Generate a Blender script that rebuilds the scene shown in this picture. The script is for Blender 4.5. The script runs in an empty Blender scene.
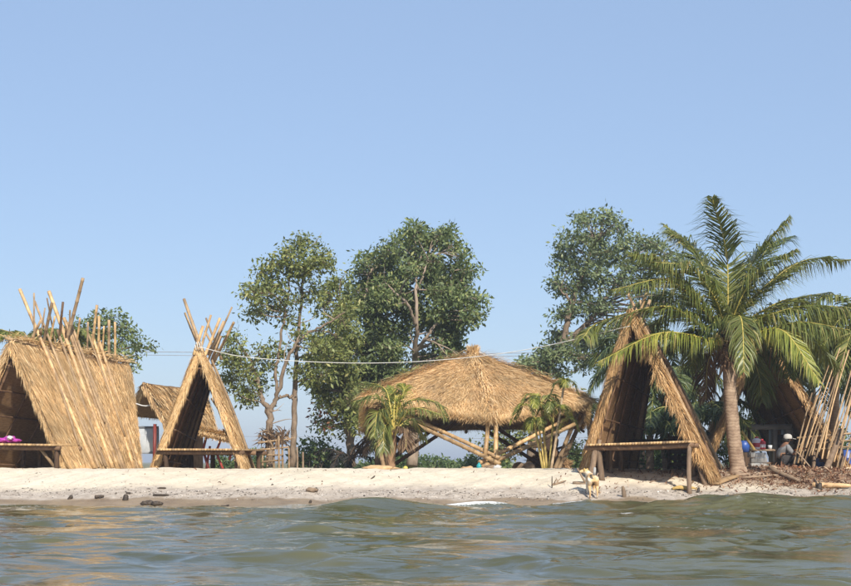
import bpy, bmesh, math, random
import numpy as np
from mathutils import Vector

R = np.random.default_rng(11)
random.seed(5)
scene = bpy.context.scene
col = scene.collection
rad = math.radians

# ------------------------------------------------------------------ camera, sky, sun, exposure
F, CH, YH = 1400.0, 0.9, 462.0          # focal length in photo pixels, eye height, horizon row
cam_d = bpy.data.cameras.new('camera')
cam = bpy.data.objects.new('camera', cam_d)
col.objects.link(cam)
cam.location = (0, 0, CH)
cam.rotation_euler = (rad(90), 0, 0)
cam_d.sensor_width = 36
cam_d.lens = 36 * F / 851
cam_d.shift_y = (YH - 293) / 851
cam_d.clip_end = 6000
scene.camera = cam

SUN_AZ, SUN_EL = rad(18), rad(38)       # azimuth measured from straight behind the camera towards the right
world = bpy.data.worlds.new('World')
scene.world = world
world.use_nodes = True
wn = world.node_tree
bg = wn.nodes['Background']
sky = wn.nodes.new('ShaderNodeTexSky')
sky.sky_type = 'NISHITA'
sky.sun_disc = False
sky.sun_elevation = SUN_EL
sky.sun_rotation = math.pi - SUN_AZ
sky.altitude = 0
sky.air_density = 1.0
sky.dust_density = 0.7
sky.ozone_density = 2.0
hz = wn.nodes.new('ShaderNodeMix')          # thin even haze over the clear sky
hz.data_type = 'RGBA'
hz.inputs[0].default_value = 0.72
wn.links.new(sky.outputs[0], hz.inputs[6])
hz.inputs[7].default_value = (0.236 / .15, 0.325 / .15, 0.492 / .15, 1)
wn.links.new(hz.outputs[2], bg.inputs[0])
bg.inputs[1].default_value = 0.15
sd = bpy.data.lights.new('sun', 'SUN')
sd.energy = 4.5
sd.angle = rad(0.6)
sd.color = (1.0, 0.93, 0.82)
sun = bpy.data.objects.new('sun', sd)
col.objects.link(sun)
sv = Vector((math.sin(SUN_AZ) * math.cos(SUN_EL), -math.cos(SUN_AZ) * math.cos(SUN_EL), math.sin(SUN_EL)))
sun.rotation_euler = sv.to_track_quat('Z', 'Y').to_euler()
sun.location = (10, -20, 30)
scene.view_settings.view_transform = 'Standard'
scene.view_settings.look = 'None'
scene.view_settings.exposure = 0.5
scene.view_settings.gamma = 1.0
scene.view_settings.use_curve_mapping = False

# ------------------------------------------------------------------ pixel -> point, ground height
def P(px, py, Y):
    return np.array([(px - 425.5) / F * Y, Y, CH + (YH - py) / F * Y])

def smooth(a, b, x):
    t = np.clip((x - a) / (b - a), 0, 1)
    return t * t * (3 - 2 * t)

def wob(x, y, s, k):
    return (np.sin(x * s + k) * np.cos(y * s * 1.3 + k * 2.1) + .6 * np.sin(x * s * 2.3 - y * s * 1.7 + k * 3.3)
            + .35 * np.sin(x * s * 4.1 + y * s * 4.7 + k))

KY = np.array([-60, 20, 27.0, 28.6, 29.5, 30.4, 31.1, 31.9, 32.6, 34, 38, 44, 60, 4000.])
KZ = np.array([-3, -1.2, -.2, 0.0, .20, .36, .52, .70, .745, .72, .56, .45, .38, .35])
def G(x, Y):
    x = np.asarray(x, float); Y = np.asarray(Y, float)
    near = np.clip(1 - np.abs(Y - 31) / 14, 0, 1)
    yy = Y + near * (.22 * wob(x, 0 * Y, .45, 1.0) + .10 * wob(x, Y * .3, 1.4, 2.0))
    z = np.interp(yy, KY, KZ)
    z = z + near * (.016 * wob(x, Y, 1.9, .4) + .011 * wob(x, Y, 5.1, 1.4) + .006 * wob(x, Y, 13., 2.4)) * smooth(28.6, 29.8, Y)
    # the littered bank at the foot of the tall palm
    z = z + .13 * np.exp(-((x - 8.1) / 1.5) ** 2 - ((Y - 32.2) / .9) ** 2)
    z = z - .10 * smooth(3.4, 6.2, x) * np.exp(-((Y - 31.6) / 1.5) ** 2)
    return z

def PG(px, Y, dz=0.0):
    x = (px - 425.5) / F * Y
    return np.array([x, Y, float(G(x, Y)) + dz])

# ------------------------------------------------------------------ materials
def new_mat(name):
    m = bpy.data.materials.new(name)
    m.use_nodes = True
    nt = m.node_tree
    return m, nt, nt.nodes['Principled BSDF']

def node(nt, typ, **kw):
    n = nt.nodes.new(typ)
    for k, v in kw.items():
        if k.startswith('i_'):
            n.inputs[k[2:]].default_value = v
        else:
            setattr(n, k, v)
    return n

def ramp(nt, fac, stops):
    r = nt.nodes.new('ShaderNodeValToRGB')
    els = r.color_ramp.elements
    while len(els) < len(stops):
        els.new(0.5)
    for e, (p, c) in zip(els, stops):
        e.position = p
        e.color = (*c, 1)
    nt.links.new(fac, r.inputs[0])
    return r.outputs[0]

def mixc(nt, fac, a, b, mode='MIX'):
    m = nt.nodes.new('ShaderNodeMix')
    m.data_type = 'RGBA'
    m.blend_type = mode
    for sock, val in ((m.inputs[0], fac), (m.inputs[6], a), (m.inputs[7], b)):
        if hasattr(val, 'links'):
            nt.links.new(val, sock)
        elif isinstance(val, tuple):
            sock.default_value = (*val, 1)
        else:
            sock.default_value = val
    return m.outputs[2]

def noise(nt, scale, detail=4, rough=.55, vec=None, dist=0.0):
    n = node(nt, 'ShaderNodeTexNoise', i_Scale=scale, i_Detail=detail, i_Roughness=rough, i_Distortion=dist)
    if vec is None:
        vec = obj_vec(nt)
    nt.links.new(vec, n.inputs['Vector'])
    return n.outputs[0]

def obj_vec(nt):
    g = nt.nodes.new('ShaderNodeNewGeometry')
    return g.outputs['Position']

def scaled(nt, vec, s):
    m = node(nt, 'ShaderNodeMapping')
    m.inputs['Scale'].default_value = s
    nt.links.new(vec, m.inputs['Vector'])
    return m.outputs[0]

def math_n(nt, op, a, b=0.5):
    m = node(nt, 'ShaderNodeMath', operation=op)
    for s, v in ((m.inputs[0], a), (m.inputs[1], b)):
        if hasattr(v, 'links'):
            nt.links.new(v, s)
        else:
            s.default_value = v
    return m.outputs[0]

def bump(nt, h, bsdf, strength=.4, dist=.02):
    b = node(nt, 'ShaderNodeBump', i_Strength=strength, i_Distance=dist)
    nt.links.new(h, b.inputs['Height'])
    nt.links.new(b.outputs[0], bsdf.inputs['Normal'])
    return b

def island(nt):
    return nt.nodes.new('ShaderNodeNewGeometry').outputs['Random Per Island']

def strand_mat(name, stops, trans=0.0, rough=.75, big=.9, patch=(.55, 1.1), spec=.2, grey=None):
    """many small pieces: colour differs from piece to piece and in wide patches"""
    m, nt, b = new_mat(name)
    c = ramp(nt, island(nt), stops)
    n = noise(nt, big, 3)
    sh = ramp(nt, n, [(.3, (patch[0],) * 3), (.7, (patch[1],) * 3)])
    c = mixc(nt, 1.0, c, sh, 'MULTIPLY')
    if grey:                                # weathered patches
        gm = ramp(nt, noise(nt, 2.1, 5, .65), [(.50, (0, 0, 0)), (.72, (.55,) * 3)])
        c = mixc(nt, gm, c, grey)
    nt.links.new(c, b.inputs['Base Color'])
    b.inputs['Roughness'].default_value = rough
    b.inputs['Specular IOR Level'].default_value = spec
    if trans > 0:
        t = node(nt, 'ShaderNodeBsdfTranslucent')
        tc = mixc(nt, 1.0, c, (1.3, 1.25, .55), 'MULTIPLY')
        nt.links.new(tc, t.inputs[0])
        mx = node(nt, 'ShaderNodeMixShader')
        mx.inputs[0].default_value = trans
        nt.links.new(b.outputs[0], mx.inputs[1])
        nt.links.new(t.outputs[0], mx.inputs[2])
        nt.links.new(mx.outputs[0], nt.nodes['Material Output'].inputs[0])
    return m

def solid_mat(name, c1, c2, scale=4, rough=.8, bmp=.3, bscale=30, spec=.3, stretch=None, rnd=.35):
    m, nt, b = new_mat(name)
    v = obj_vec(nt)
    if stretch:
        v = scaled(nt, v, stretch)
    n = noise(nt, scale, 5, .6, v)
    c = ramp(nt, n, [(.3, c1), (.7, c2)])
    oi = nt.nodes.new('ShaderNodeObjectInfo')
    r = ramp(nt, oi.outputs['Random'], [(0, (1 - rnd,) * 3), (1, (1 + rnd,) * 3)])
    c = mixc(nt, 1.0, c, r, 'MULTIPLY')
    nt.links.new(c, b.inputs['Base Color'])
    b.inputs['Roughness'].default_value = rough
    b.inputs['Specular IOR Level'].default_value = spec
    if bmp:
        bump(nt, noise(nt, bscale, 4, .6, v), b, bmp, .01)
    return m

MT = {}
MT['straw'] = strand_mat('straw_gold', [(0, (0.36, 0.22, 0.1)), (0.2, (.58, .37, .165)), (0.6, (.74, .49, .235)), (1, (0.85, 0.65, 0.38))], .08, .7, 1.1, (.72, 1.12), grey=(.46, .33, .20))
MT['straw_red'] = strand_mat('straw_rust', [(0, (0.27, 0.14, 0.058)), (0.25, (0.47, 0.275, 0.115)), (0.7, (0.63, 0.395, 0.18)), (1, (0.76, 0.54, 0.29))], .08, .7, 1.3, (.74, 1.12), grey=(.36, .24, .14))
MT['core'] = solid_mat('thatch_lining', (.22, .13, .066), (.41, .26, .135), 9, .9, .6, 40, .1, (1, 1, 5), .15)
MT['bamboo'] = solid_mat('bamboo_tan', (.28, .17, .085), (.60, .40, .19), 7, .5, .2, 40, .4, (1, 1, .5), .3)
MT['bamboo_old'] = solid_mat('bamboo_weathered', (.20, .13, .075), (.40, .28, .16), 6, .7, .25, 40, .25, (1, 1, .4), .3)
MT['bamboo_dark'] = solid_mat('bamboo_deep_brown', (.10, .055, .031), (.20, .12, .066), 6, .7, .25, 40, .25, None, .25)  # darker brown bamboo
MT['rod'] = solid_mat('bamboo_rod', (.34, .21, .105), (.54, .37, .20), 8, .6, .1, 40, .3, None, .3)
MT['wood'] = solid_mat('grey_brown_wood', (.13, .085, .055), (.28, .20, .135), 7, .85, .5, 30, .2, (3, 3, .6), .25)
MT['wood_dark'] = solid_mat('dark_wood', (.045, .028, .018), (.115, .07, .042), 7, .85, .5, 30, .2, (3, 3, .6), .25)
MT['driftwood'] = solid_mat('driftwood', (.16, .11, .075), (.34, .25, .17), 7, .9, .6, 30, .15, None, .3)
MT['dark_drift'] = solid_mat('wet_driftwood', (.022, .017, .013), (.07, .048, .03), 9, .6, .5, 30, .4, None, .3)
MT['bark'] = solid_mat('tree_bark', (.11, .078, .052), (.26, .195, .14), 5, .9, .7, 18, .15, (2, 2, .6), .15)
MT['bark_pale'] = solid_mat('pale_bark', (.22, .165, .12), (.40, .315, .24), 4, .85, .5, 16, .15, (2, 2, .6), .1)
MT['leaf_dark'] = strand_mat('leaf_dark_green', [(0, (0.069, 0.0987, 0.04)), (0.5, (0.1304, 0.1719, 0.0644)), (0.85, (0.1994, 0.2467, 0.0887)), (1, (0.3221, 0.3289, 0.1216))], .22, .5, .9, (.75, 1.25), .35)
MT['leaf_mid'] = strand_mat('leaf_mid_green', [(0, (0.092, 0.1173, 0.037)), (0.5, (0.177, 0.207, 0.066)), (0.9, (0.262, 0.2829, 0.0898)), (1, (0.3965, 0.3588, 0.132))], .25, .5, .9, (.75, 1.25), .35)
MT['leaf_grey'] = strand_mat('leaf_grey_green', [(0, (0.0885, 0.1179, 0.0578)), (0.5, (0.1549, 0.1984, 0.0935)), (0.9, (0.2287, 0.2731, 0.1265)), (1, (0.3097, 0.3378, 0.1582))], .25, .5, .9, (.75, 1.25), .35)
MT['leaf_bush'] = strand_mat('leaf_bush', [(0, (.05, .085, .028)), (.5, (.085, .135, .045)), (1, (.16, .20, .075))], .25, .55, .6, (.7, 1.3), .3)
MT['leaf_red'] = strand_mat('leaf_russet', [(0, (.10, .04, .03)), (.6, (.18, .075, .05)), (1, (.26, .14, .08))], .2, .6, .9, (.8, 1.2))
MT['frond'] = strand_mat('palm_leaflet', [(0, (0.08, 0.105, 0.024)), (0.5, (0.15, 0.175, 0.04)), (0.85, (0.22, 0.225, 0.06)), (1, (0.36, 0.29, 0.11))], .28, .42, .8, (.8, 1.2), .5)
MT['frond_yellow'] = strand_mat('palm_leaflet_yellow', [(0, (0.138, 0.1725, 0.0287)), (0.5, (0.23, 0.253, 0.046)), (0.9, (0.368, 0.3335, 0.069)), (1, (0.46, 0.3795, 0.138))], .3, .42, .8, (.85, 1.15), .5)
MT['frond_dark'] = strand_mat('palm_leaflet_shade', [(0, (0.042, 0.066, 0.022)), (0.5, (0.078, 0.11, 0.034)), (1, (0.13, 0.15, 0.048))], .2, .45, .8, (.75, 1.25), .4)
MT['frond_dead'] = strand_mat('palm_leaflet_dead', [(0, (.07, .045, .03)), (.5, (.16, .10, .06)), (1, (.30, .21, .13))], .1, .8, .8, (.75, 1.2), .1)
MT['frond_charred'] = strand_mat('palm_leaflet_blackened', [(0, (.012, .012, .011)), (.6, (.03, .029, .026)), (1, (.07, .06, .045))], .05, .8, .8, (.75, 1.2), .2)
MT['rachis'] = solid_mat('palm_midrib', (.24, .24, .06), (.40, .35, .11), 5, .5, .1, 40, .35, None, .2)
MT['rachis_y'] = solid_mat('palm_midrib_yellow', (.42, .33, .06), (.56, .44, .12), 5, .5, .1, 40, .35, None, .15)
MT['stem_green'] = solid_mat('areca_stem', (.30, .25, .07), (.46, .33, .11), 6, .5, .2, 40, .35, None, .25)
MT['stem_pale'] = solid_mat('areca_stem_pale', (.36, .26, .16), (.50, .38, .25), 6, .6, .2, 40, .3, None, .1)
MT['fibre'] = strand_mat('palm_fibre', [(0, (.10, .055, .03)), (.5, (.24, .14, .08)), (1, (.40, .27, .17))], .05, .9, 2, (.8, 1.2), .1)
MT['litter'] = strand_mat('dry_leaf_litter', [(0, (.09, .04, .024)), (.4, (.20, .095, .055)), (.8, (.32, .19, .11)), (1, (.50, .40, .28))], .05, .85, 2, (.8, 1.2), .15)
MT['pebble'] = strand_mat('pebble', [(0, (.05, .045, .04)), (.4, (.18, .15, .12)), (.75, (.36, .31, .26)), (1, (.68, .63, .56))], 0, .7, 2, (.85, 1.15), .3)
MT['red_paint'] = solid_mat('red_painted_steel', (.20, .03, .022), (.30, .05, .035), 9, .5, .1, 40, .4)
MT['rope'] = solid_mat('white_rope', (.50, .49, .46), (.66, .64, .60), 8, .8, .2, 60, .2, None, .05)
MT['wire'] = solid_mat('grey_cable', (.22, .24, .27), (.30, .32, .36), 3, .7, 0, 1, .2, None, .05)
MT['purple'] = solid_mat('purple_cloth', (.25, .02, .20), (.46, .08, .38), 9, .9, .3, 40, .1)
MT['white_cloth'] = solid_mat('pale_cloth', (.55, .50, .52), (.72, .68, .70), 9, .9, .3, 40, .1)
MT['concrete'] = solid_mat('grey_concrete', (.26, .25, .235), (.42, .41, .39), 8, .9, .4, 60, .2)
MT['grey_metal'] = solid_mat('grey_metal', (.14, .145, .15), (.23, .235, .24), 4, .5, .1, 40, .4)
MT['pale_board'] = solid_mat('pale_board', (.40, .42, .43), (.66, .68, .69), 2.2, .35, .05, 40, .5)  # mottled between two pale greys
MT['blue'] = solid_mat('blue_plastic', (.015, .05, .20), (.03, .08, .30), 4, .4, .05, 40, .5)
MT['red'] = solid_mat('red_plastic', (.42, .03, .04), (.55, .05, .06), 4, .4, .05, 40, .5)
MT['pink_label'] = solid_mat('pale_label', (.62, .52, .55), (.75, .68, .70), 14, .5, .05, 40, .4)
MT['black'] = solid_mat('black_plastic', (.012, .012, .013), (.025, .025, .027), 4, .5, .05, 40, .4)
MT['teal'] = solid_mat('teal_plastic', (.02, .33, .36), (.05, .48, .50), 5, .4, .1, 40, .4)
MT['yellow'] = solid_mat('yellow_plastic', (.55, .45, .06), (.68, .58, .14), 5, .4, .1, 40, .4)
MT['husk'] = solid_mat('dry_palm_sheath', (.34, .21, .06), (.56, .40, .15), 6, .8, .4, 30, .2, (1, 4, 4), .2)
MT['skin'] = solid_mat('skin', (.22, .11, .065), (.28, .15, .09), 6, .55, .1, 40, .35)
MT['shirt'] = solid_mat('grey_shirt', (.22, .225, .235), (.32, .325, .335), 9, .9, .3, 30, .1)
MT['trousers'] = solid_mat('charcoal_trousers', (.035, .033, .034), (.065, .06, .06), 9, .9, .3, 30, .1)
MT['cap'] = solid_mat('white_cap', (.50, .48, .44), (.64, .62, .58), 9, .9, .2, 30, .1)
MT['glove'] = solid_mat('orange_glove', (.62, .14, .02), (.75, .21, .04), 9, .8, .2, 30, .2)
MT['hair'] = solid_mat('dark_hair', (.01, .009, .008), (.02, .018, .016), 9, .6, .2, 30, .3)

# palm trunk: ringed
m, nt, b = new_mat('palm_trunk_bark')
v = obj_vec(nt)
w = node(nt, 'ShaderNodeTexWave', wave_type='BANDS', bands_direction='Z', i_Scale=4.3, i_Distortion=5.5, i_Detail=3.0)
w.inputs['Detail Scale'].default_value = 2.2
nt.links.new(v, w.inputs[0])
n = noise(nt, 5, 5, .6)
c = ramp(nt, n, [(.3, (.20, .13, .085)), (.7, (.40, .29, .20))])
c = mixc(nt, 1.0, c, ramp(nt, w.outputs[1], [(.1, (.84, .82, .80)), (.5, (1.03, 1.03, 1.03))]), 'MULTIPLY')
nt.links.new(c, b.inputs['Base Color'])
b.inputs['Roughness'].default_value = .9
bump(nt, w.outputs[1], b, .22, .015)
MT['palm_bark'] = m

# sand
m, nt, b = new_mat('beach_sand')
pos = obj_vec(nt)
sep = node(nt, 'ShaderNodeSeparateXYZ')
nt.links.new(pos, sep.inputs[0])
dry = ramp(nt, noise(nt, .9, 6, .65), [(.3, (.57, .49, .365)), (.55, (.64, .56, .435)), (.8, (.68, .605, .49))])
speck = ramp(nt, noise(nt, 11, 5, .75), [(.30, (.74, .70, .64)), (.45, (1, 1, 1))])
dry = mixc(nt, 1.0, dry, speck, 'MULTIPLY')
damp = ramp(nt, noise(nt, 5, 6, .7), [(.35, (.33, .275, .22)), (.6, (.47, .405, .335)), (.75, (.58, .52, .45))])
wet = ramp(nt, noise(nt, 2.2, 4, .6), [(.3, (.20, .145, .095)), (.7, (.31, .235, .155))])
edge = math_n(nt, 'ADD', sep.outputs[2], math_n(nt, 'MULTIPLY', math_n(nt, 'SUBTRACT', noise(nt, .8, 5, .6, scaled(nt, pos, (1, .6, 1))), .5), .34))
def step(lo, hi):
    r = node(nt, 'ShaderNodeMapRange', interpolation_type='SMOOTHSTEP')
    r.inputs[1].default_value = lo; r.inputs[2].default_value = hi
    nt.links.new(edge, r.inputs[0])
    return r.outputs[0]
c = mixc(nt, step(.11, .16), wet, damp)
c = mixc(nt, step(.26, .42), c, dry)
# away from the beach the ground is scrubby soil
far = node(nt, 'ShaderNodeMapRange')
far.inputs[1].default_value = 37; far.inputs[2].default_value = 46
nt.links.new(sep.outputs[1], far.inputs[0])
soil = ramp(nt, noise(nt, .25, 5, .6), [(.35, (.09, .11, .045)), (.65, (.26, .22, .13))])
c = mixc(nt, far.outputs[0], c, soil)
# rusty soil on the bank round the tall palm
def band(sock, a0, a1, b1, b0):
    up = node(nt, 'ShaderNodeMapRange', interpolation_type='SMOOTHSTEP'); up.inputs[1].default_value = a0; up.inputs[2].default_value = a1
    dn = node(nt, 'ShaderNodeMapRange', interpolation_type='SMOOTHSTEP'); dn.inputs[1].default_value = b0; dn.inputs[2].default_value = b1
    nt.links.new(sock, up.inputs[0]); nt.links.new(sock, dn.inputs[0])
    return math_n(nt, 'MULTIPLY', up.outputs[0], dn.outputs[0])
bank = math_n(nt, 'MULTIPLY', band(sep.outputs[0], 5.6, 7.0, 12.5, 14.0), band(sep.outputs[1], 30.3, 31.3, 34.5, 36.0))
bank = math_n(nt, 'MULTIPLY', bank, math_n(nt, 'MULTIPLY', noise(nt, 2.6, 5, .7), 1.6))
c = mixc(nt, bank, c, ramp(nt, noise(nt, 6, 5, .7), [(.3, (.16, .085, .05)), (.7, (.36, .22, .14))]))
nt.links.new(c, b.inputs['Base Color'])
rr = node(nt, 'ShaderNodeMapRange')
rr.inputs[1].default_value = .08; rr.inputs[2].default_value = .2; rr.inputs[3].default_value = .35; rr.inputs[4].default_value = .95
nt.links.new(edge, rr.inputs[0])
nt.links.new(rr.outputs[0], b.inputs['Roughness'])
b.inputs['Specular IOR Level'].default_value = .25
hb = math_n(nt, 'ADD', math_n(nt, 'MULTIPLY', noise(nt, 7, 6, .65), 1.0), math_n(nt, 'MULTIPLY', noise(nt, 45, 4, .7), .25))
bump(nt, hb, b, .55, .09)
MT['sand'] = m

# sea water: silty, olive-brown body under a smooth reflecting skin, foam where the waves break
m, nt, b = new_mat('sea_water')
pos = obj_vec(nt)
body = ramp(nt, noise(nt, .35, 4, .5), [(.35, (.066, .067, .028)), (.65, (.112, .108, .058))])
att = node(nt, 'ShaderNodeAttribute', attribute_name='foam')
fn1 = noise(nt, 5.5, 8, .72, scaled(nt, pos, (.55, 1.5, 1)), .6)
fn2 = noise(nt, 26, 4, .7)
fsum = math_n(nt, 'ADD', math_n(nt, 'MULTIPLY', fn1, .55), math_n(nt, 'MULTIPLY', fn2, .45))
thr = math_n(nt, 'SUBTRACT', 1.0, att.outputs['Fac'])
fr = node(nt, 'ShaderNodeMapRange', interpolation_type='SMOOTHSTEP')
fr.inputs[1].default_value = -.02; fr.inputs[2].default_value = .12
nt.links.new(math_n(nt, 'SUBTRACT', fsum, thr), fr.inputs[0])
foam = fr.outputs[0]
c = mixc(nt, foam, body, (.80, .81, .80))
nt.links.new(c, b.inputs['Base Color'])
rg = node(nt, 'ShaderNodeMapRange')
rg.inputs[3].default_value = .012; rg.inputs[4].default_value = .8
nt.links.new(foam, rg.inputs[0])
nt.links.new(rg.outputs[0], b.inputs['Roughness'])
b.inputs['IOR'].default_value = 1.333
rip = math_n(nt, 'ADD', noise(nt, 5.0, 5, .62, scaled(nt, pos, (.8, 1.5, 1)), .4), math_n(nt, 'MULTIPLY', noise(nt, 17, 4, .6, scaled(nt, pos, (.8, 1.3, 1)), .3), .22))
bump(nt, rip, b, .12, .05)
MT['water'] = m

# ------------------------------------------------------------------ mesh helpers
class MB:
    def __init__(s):
        s.v, s.f, s.n = [], [], 0
    def add(s, V, *Fs):
        V = np.asarray(V, float).reshape(-1, 3)
        for Fa in Fs:
            Fa = np.asarray(Fa, int)
            if len(Fa):
                s.f.append(Fa + s.n)
        s.v.append(V)
        s.n += len(V)
        return s
    def build(s, name, mat, parent=None, smooth_=False, loc=None):
        V = np.concatenate(s.v)
        org = np.zeros(3)
        if parent is not None:
            org = np.array(parent['_o'])
        elif loc is not None:
            org = np.array(loc, float)
        me = bpy.data.meshes.new(name)
        me.vertices.add(len(V))
        me.vertices.foreach_set('co', (V - org).astype(np.float32).ravel())
        sizes = np.concatenate([np.full(len(a), a.shape[1]) for a in s.f])
        loops = np.concatenate([a.ravel() for a in s.f]).astype(np.int32)
        starts = np.concatenate([[0], np.cumsum(sizes)[:-1]]).astype(np.int32)
        me.loops.add(len(loops))
        me.loops.foreach_set('vertex_index', loops)
        me.polygons.add(len(sizes))
        me.polygons.foreach_set('loop_start', starts)
        if smooth_:
            me.polygons.foreach_set('use_smooth', np.ones(len(sizes), bool))
        me.update(calc_edges=True)
        me.materials.append(MT[mat] if isinstance(mat, str) else mat)
        o = bpy.data.objects.new(name, me)
        col.objects.link(o)
        if parent is not None:
            o.parent = parent
        else:
            o.location = org
        o['_o'] = [float(q) for q in org]
        return o

def thing(name, loc, label, cat, group=None):
    o = bpy.data.objects.new(name, None)
    col.objects.link(o)
    o.empty_display_size = .2
    o.location = loc
    o['_o'] = [float(q) for q in loc]
    return tag(o, label, cat, group)

def tag(o, label, cat, group=None):
    o['label'] = label
    o['category'] = cat
    if group:
        o['group'] = group
    return o

def unit(v):
    v = np.asarray(v, float)
    return v / (np.linalg.norm(v, axis=-1, keepdims=True) + 1e-12)

def tube(mb, pts, radii, segs=8, caps=True):
    pts = np.asarray(pts, float)
    n = len(pts)
    radii = np.broadcast_to(np.asarray(radii, float), (n,))
    T = np.gradient(pts, axis=0)
    T = unit(T)
    a = np.array([0, 0, 1.]) if abs(T[0][2]) < .9 else np.array([1., 0, 0])
    u = unit(np.cross(T[0], a))
    ang = np.linspace(0, 2 * math.pi, segs, endpoint=False)
    V = []
    for i in range(n):
        u = unit(u - T[i] * np.dot(u, T[i]))
        w = np.cross(T[i], u)
        V.append(pts[i] + radii[i] * (np.cos(ang)[:, None] * u + np.sin(ang)[:, None] * w))
    V = np.concatenate(V)
    i, j = np.meshgrid(np.arange(n - 1), np.arange(segs), indexing='ij')
    i, j = i.ravel(), j.ravel()
    k = (j + 1) % segs
    Q = np.stack([i * segs + j, i * segs + k, (i + 1) * segs + k, (i + 1) * segs + j], 1)
    if caps:
        V = np.concatenate([V, pts[:1], pts[-1:]])
        jj = np.arange(segs); kk = (jj + 1) % segs
        c0 = np.stack([kk, jj, np.full(segs, n * segs)], 1)
        c1 = np.stack([(n - 1) * segs + jj, (n - 1) * segs + kk, np.full(segs, n * segs + 1)], 1)
        mb.add(V, Q, c0, c1)
    else:
        mb.add(V, Q)

def bez(pts, n):
    """smooth curve through/along control points (Catmull-Rom)"""
    p = np.asarray(pts, float)
    if len(p) == 2:
        t = np.linspace(0, 1, n)[:, None]
        return p[0] * (1 - t) + p[1] * t
    q = np.concatenate([[2 * p[0] - p[1]], p, [2 * p[-1] - p[-2]]])
    out = []
    for s in np.linspace(0, len(p) - 1 - 1e-6, n):
        i = int(s); t = s - i
        a, b_, c_, d = q[i], q[i + 1], q[i + 2], q[i + 3]
        out.append(.5 * ((2 * b_) + (-a + c_) * t + (2 * a - 5 * b_ + 4 * c_ - d) * t * t + (-a + 3 * b_ - 3 * c_ + d) * t ** 3))
    return np.array(out)

def pole(name, a, b, r, mat, parent, segs=8, bow=.012, taper=.8, joint=.34):
    """a bamboo culm with its nodes, slightly bowed"""
    a = np.asarray(a, float); b = np.asarray(b, float)
    L = np.linalg.norm(b - a)
    d = (b - a) / L
    side = unit(np.cross(d, [.3, 1, .2])) * R.normal() * bow * L + unit(np.cross(d, [1, .2, .1])) * R.normal() * bow * L
    s = [0.0]; rr = [1.0]
    q = joint * R.uniform(.3, 1)
    while q < L - .03:
        s += [q - .018, q, q + .018]; rr += [.96, 1.16, .97]
        q += joint * R.uniform(.85, 1.15)
    s.append(L); rr.append(1.0)
    s = np.array(s) / L
    pts = a + (b - a) * s[:, None] + side * np.sin(s * math.pi)[:, None]
    mb = MB()
    tube(mb, pts, r * np.array(rr) * (1 - (1 - taper) * s), segs)
    return mb.build(name, mat, parent, True)

def box(mb, c, h, rz=0.0, M=None, chamfer=.0):
    """box centre c, half sizes h, turned about z (or by matrix M of column axes)"""
    hx, hy, hz = h
    if M is None:
        M = np.array([[math.cos(rz), -math.sin(rz), 0], [math.sin(rz), math.cos(rz), 0], [0, 0, 1]])
    bmx = bmesh.new()
    bmesh.ops.create_cube(bmx, size=2)
    for vv in bmx.verts:
        vv.co = (vv.co.x * hx, vv.co.y * hy, vv.co.z * hz)
    ch = chamfer or min(h) * .15
    bmesh.ops.bevel(bmx, geom=bmx.edges[:], offset=ch, segments=1, affect='EDGES')
    bmx.verts.index_update()
    V = np.array([vv.co[:] for vv in bmx.verts]) @ M.T + np.asarray(c, float)
    q = [[x.index for x in f.verts] for f in bmx.faces]
    mb.add(V, *[np.array([f for f in q if len(f) == k]) for k in {len(f) for f in q}])
    bmx.free()

def plank(mb, a, b, w, t, up=(0, 0, 1)):
    a = np.asarray(a, float); b = np.asarray(b, float)
    d = unit(b - a)
    s = unit(np.cross(up, d)); n = np.cross(d, s)
    box(mb, (a + b) / 2, (np.linalg.norm(b - a) / 2, w / 2, t / 2), M=np.stack([d, s, n], 1))

def lathe(mb, c, prof, segs=16):
    prof = np.array(prof, float)
    ang = np.linspace(0, 2 * math.pi, segs, endpoint=False)
    V = np.concatenate([np.stack([c[0] + r * np.cos(ang), c[1] + r * np.sin(ang), np.full(segs, c[2] + z)], 1) for r, z in prof])
    n = len(prof)
    i, j = np.meshgrid(np.arange(n - 1), np.arange(segs), indexing='ij')
    i, j = i.ravel(), j.ravel(); k = (j + 1) % segs
    mb.add(V, np.stack([i * segs + j, i * segs + k, (i + 1) * segs + k, (i + 1) * segs + j], 1))

def lump(mb, c, r, seed=0, rough=.25, segs=14, rings=9):
    """an uneven rounded mass"""
    th = np.linspace(0, math.pi, rings); ph = np.linspace(0, 2 * math.pi, segs, endpoint=False)
    T, Ph = np.meshgrid(th, ph, indexing='ij')
    d = np.stack([np.sin(T) * np.cos(Ph), np.sin(T) * np.sin(Ph), np.cos(T)], -1)
    k = 1 + rough * (np.sin(d[..., 0] * 4 + seed) * np.cos(d[..., 1] * 5 + seed * 2) + .6 * np.sin(d[..., 2] * 6 + d[..., 0] * 5 + seed * 3))
    V = (np.asarray(c, float) + d * k[..., None] * np.asarray(r, float)).reshape(-1, 3)
    i, j = np.meshgrid(np.arange(rings - 1), np.arange(segs), indexing='ij')
    i, j = i.ravel(), j.ravel(); q = (j + 1) % segs
    mb.add(V, np.stack([i * segs + j, (i + 1) * segs + j, (i + 1) * segs + q, i * segs + q], 1))

def strands(mb, root, mid, tip, wid, side):
    """tapered blades: root pair, middle pair, one tip"""
    n = len(root)
    w = (np.asarray(wid).reshape(-1, 1) if np.ndim(wid) else np.full((n, 1), wid)) * .5 * side
    V = np.stack([root - w, root + w, mid - w * .8, mid + w * .8, tip], 1).reshape(-1, 3)
    o = (np.arange(n) * 5)[:, None]
    mb.add(V, o + np.array([0, 1, 3, 2]), o + np.array([2, 3, 4]))

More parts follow.
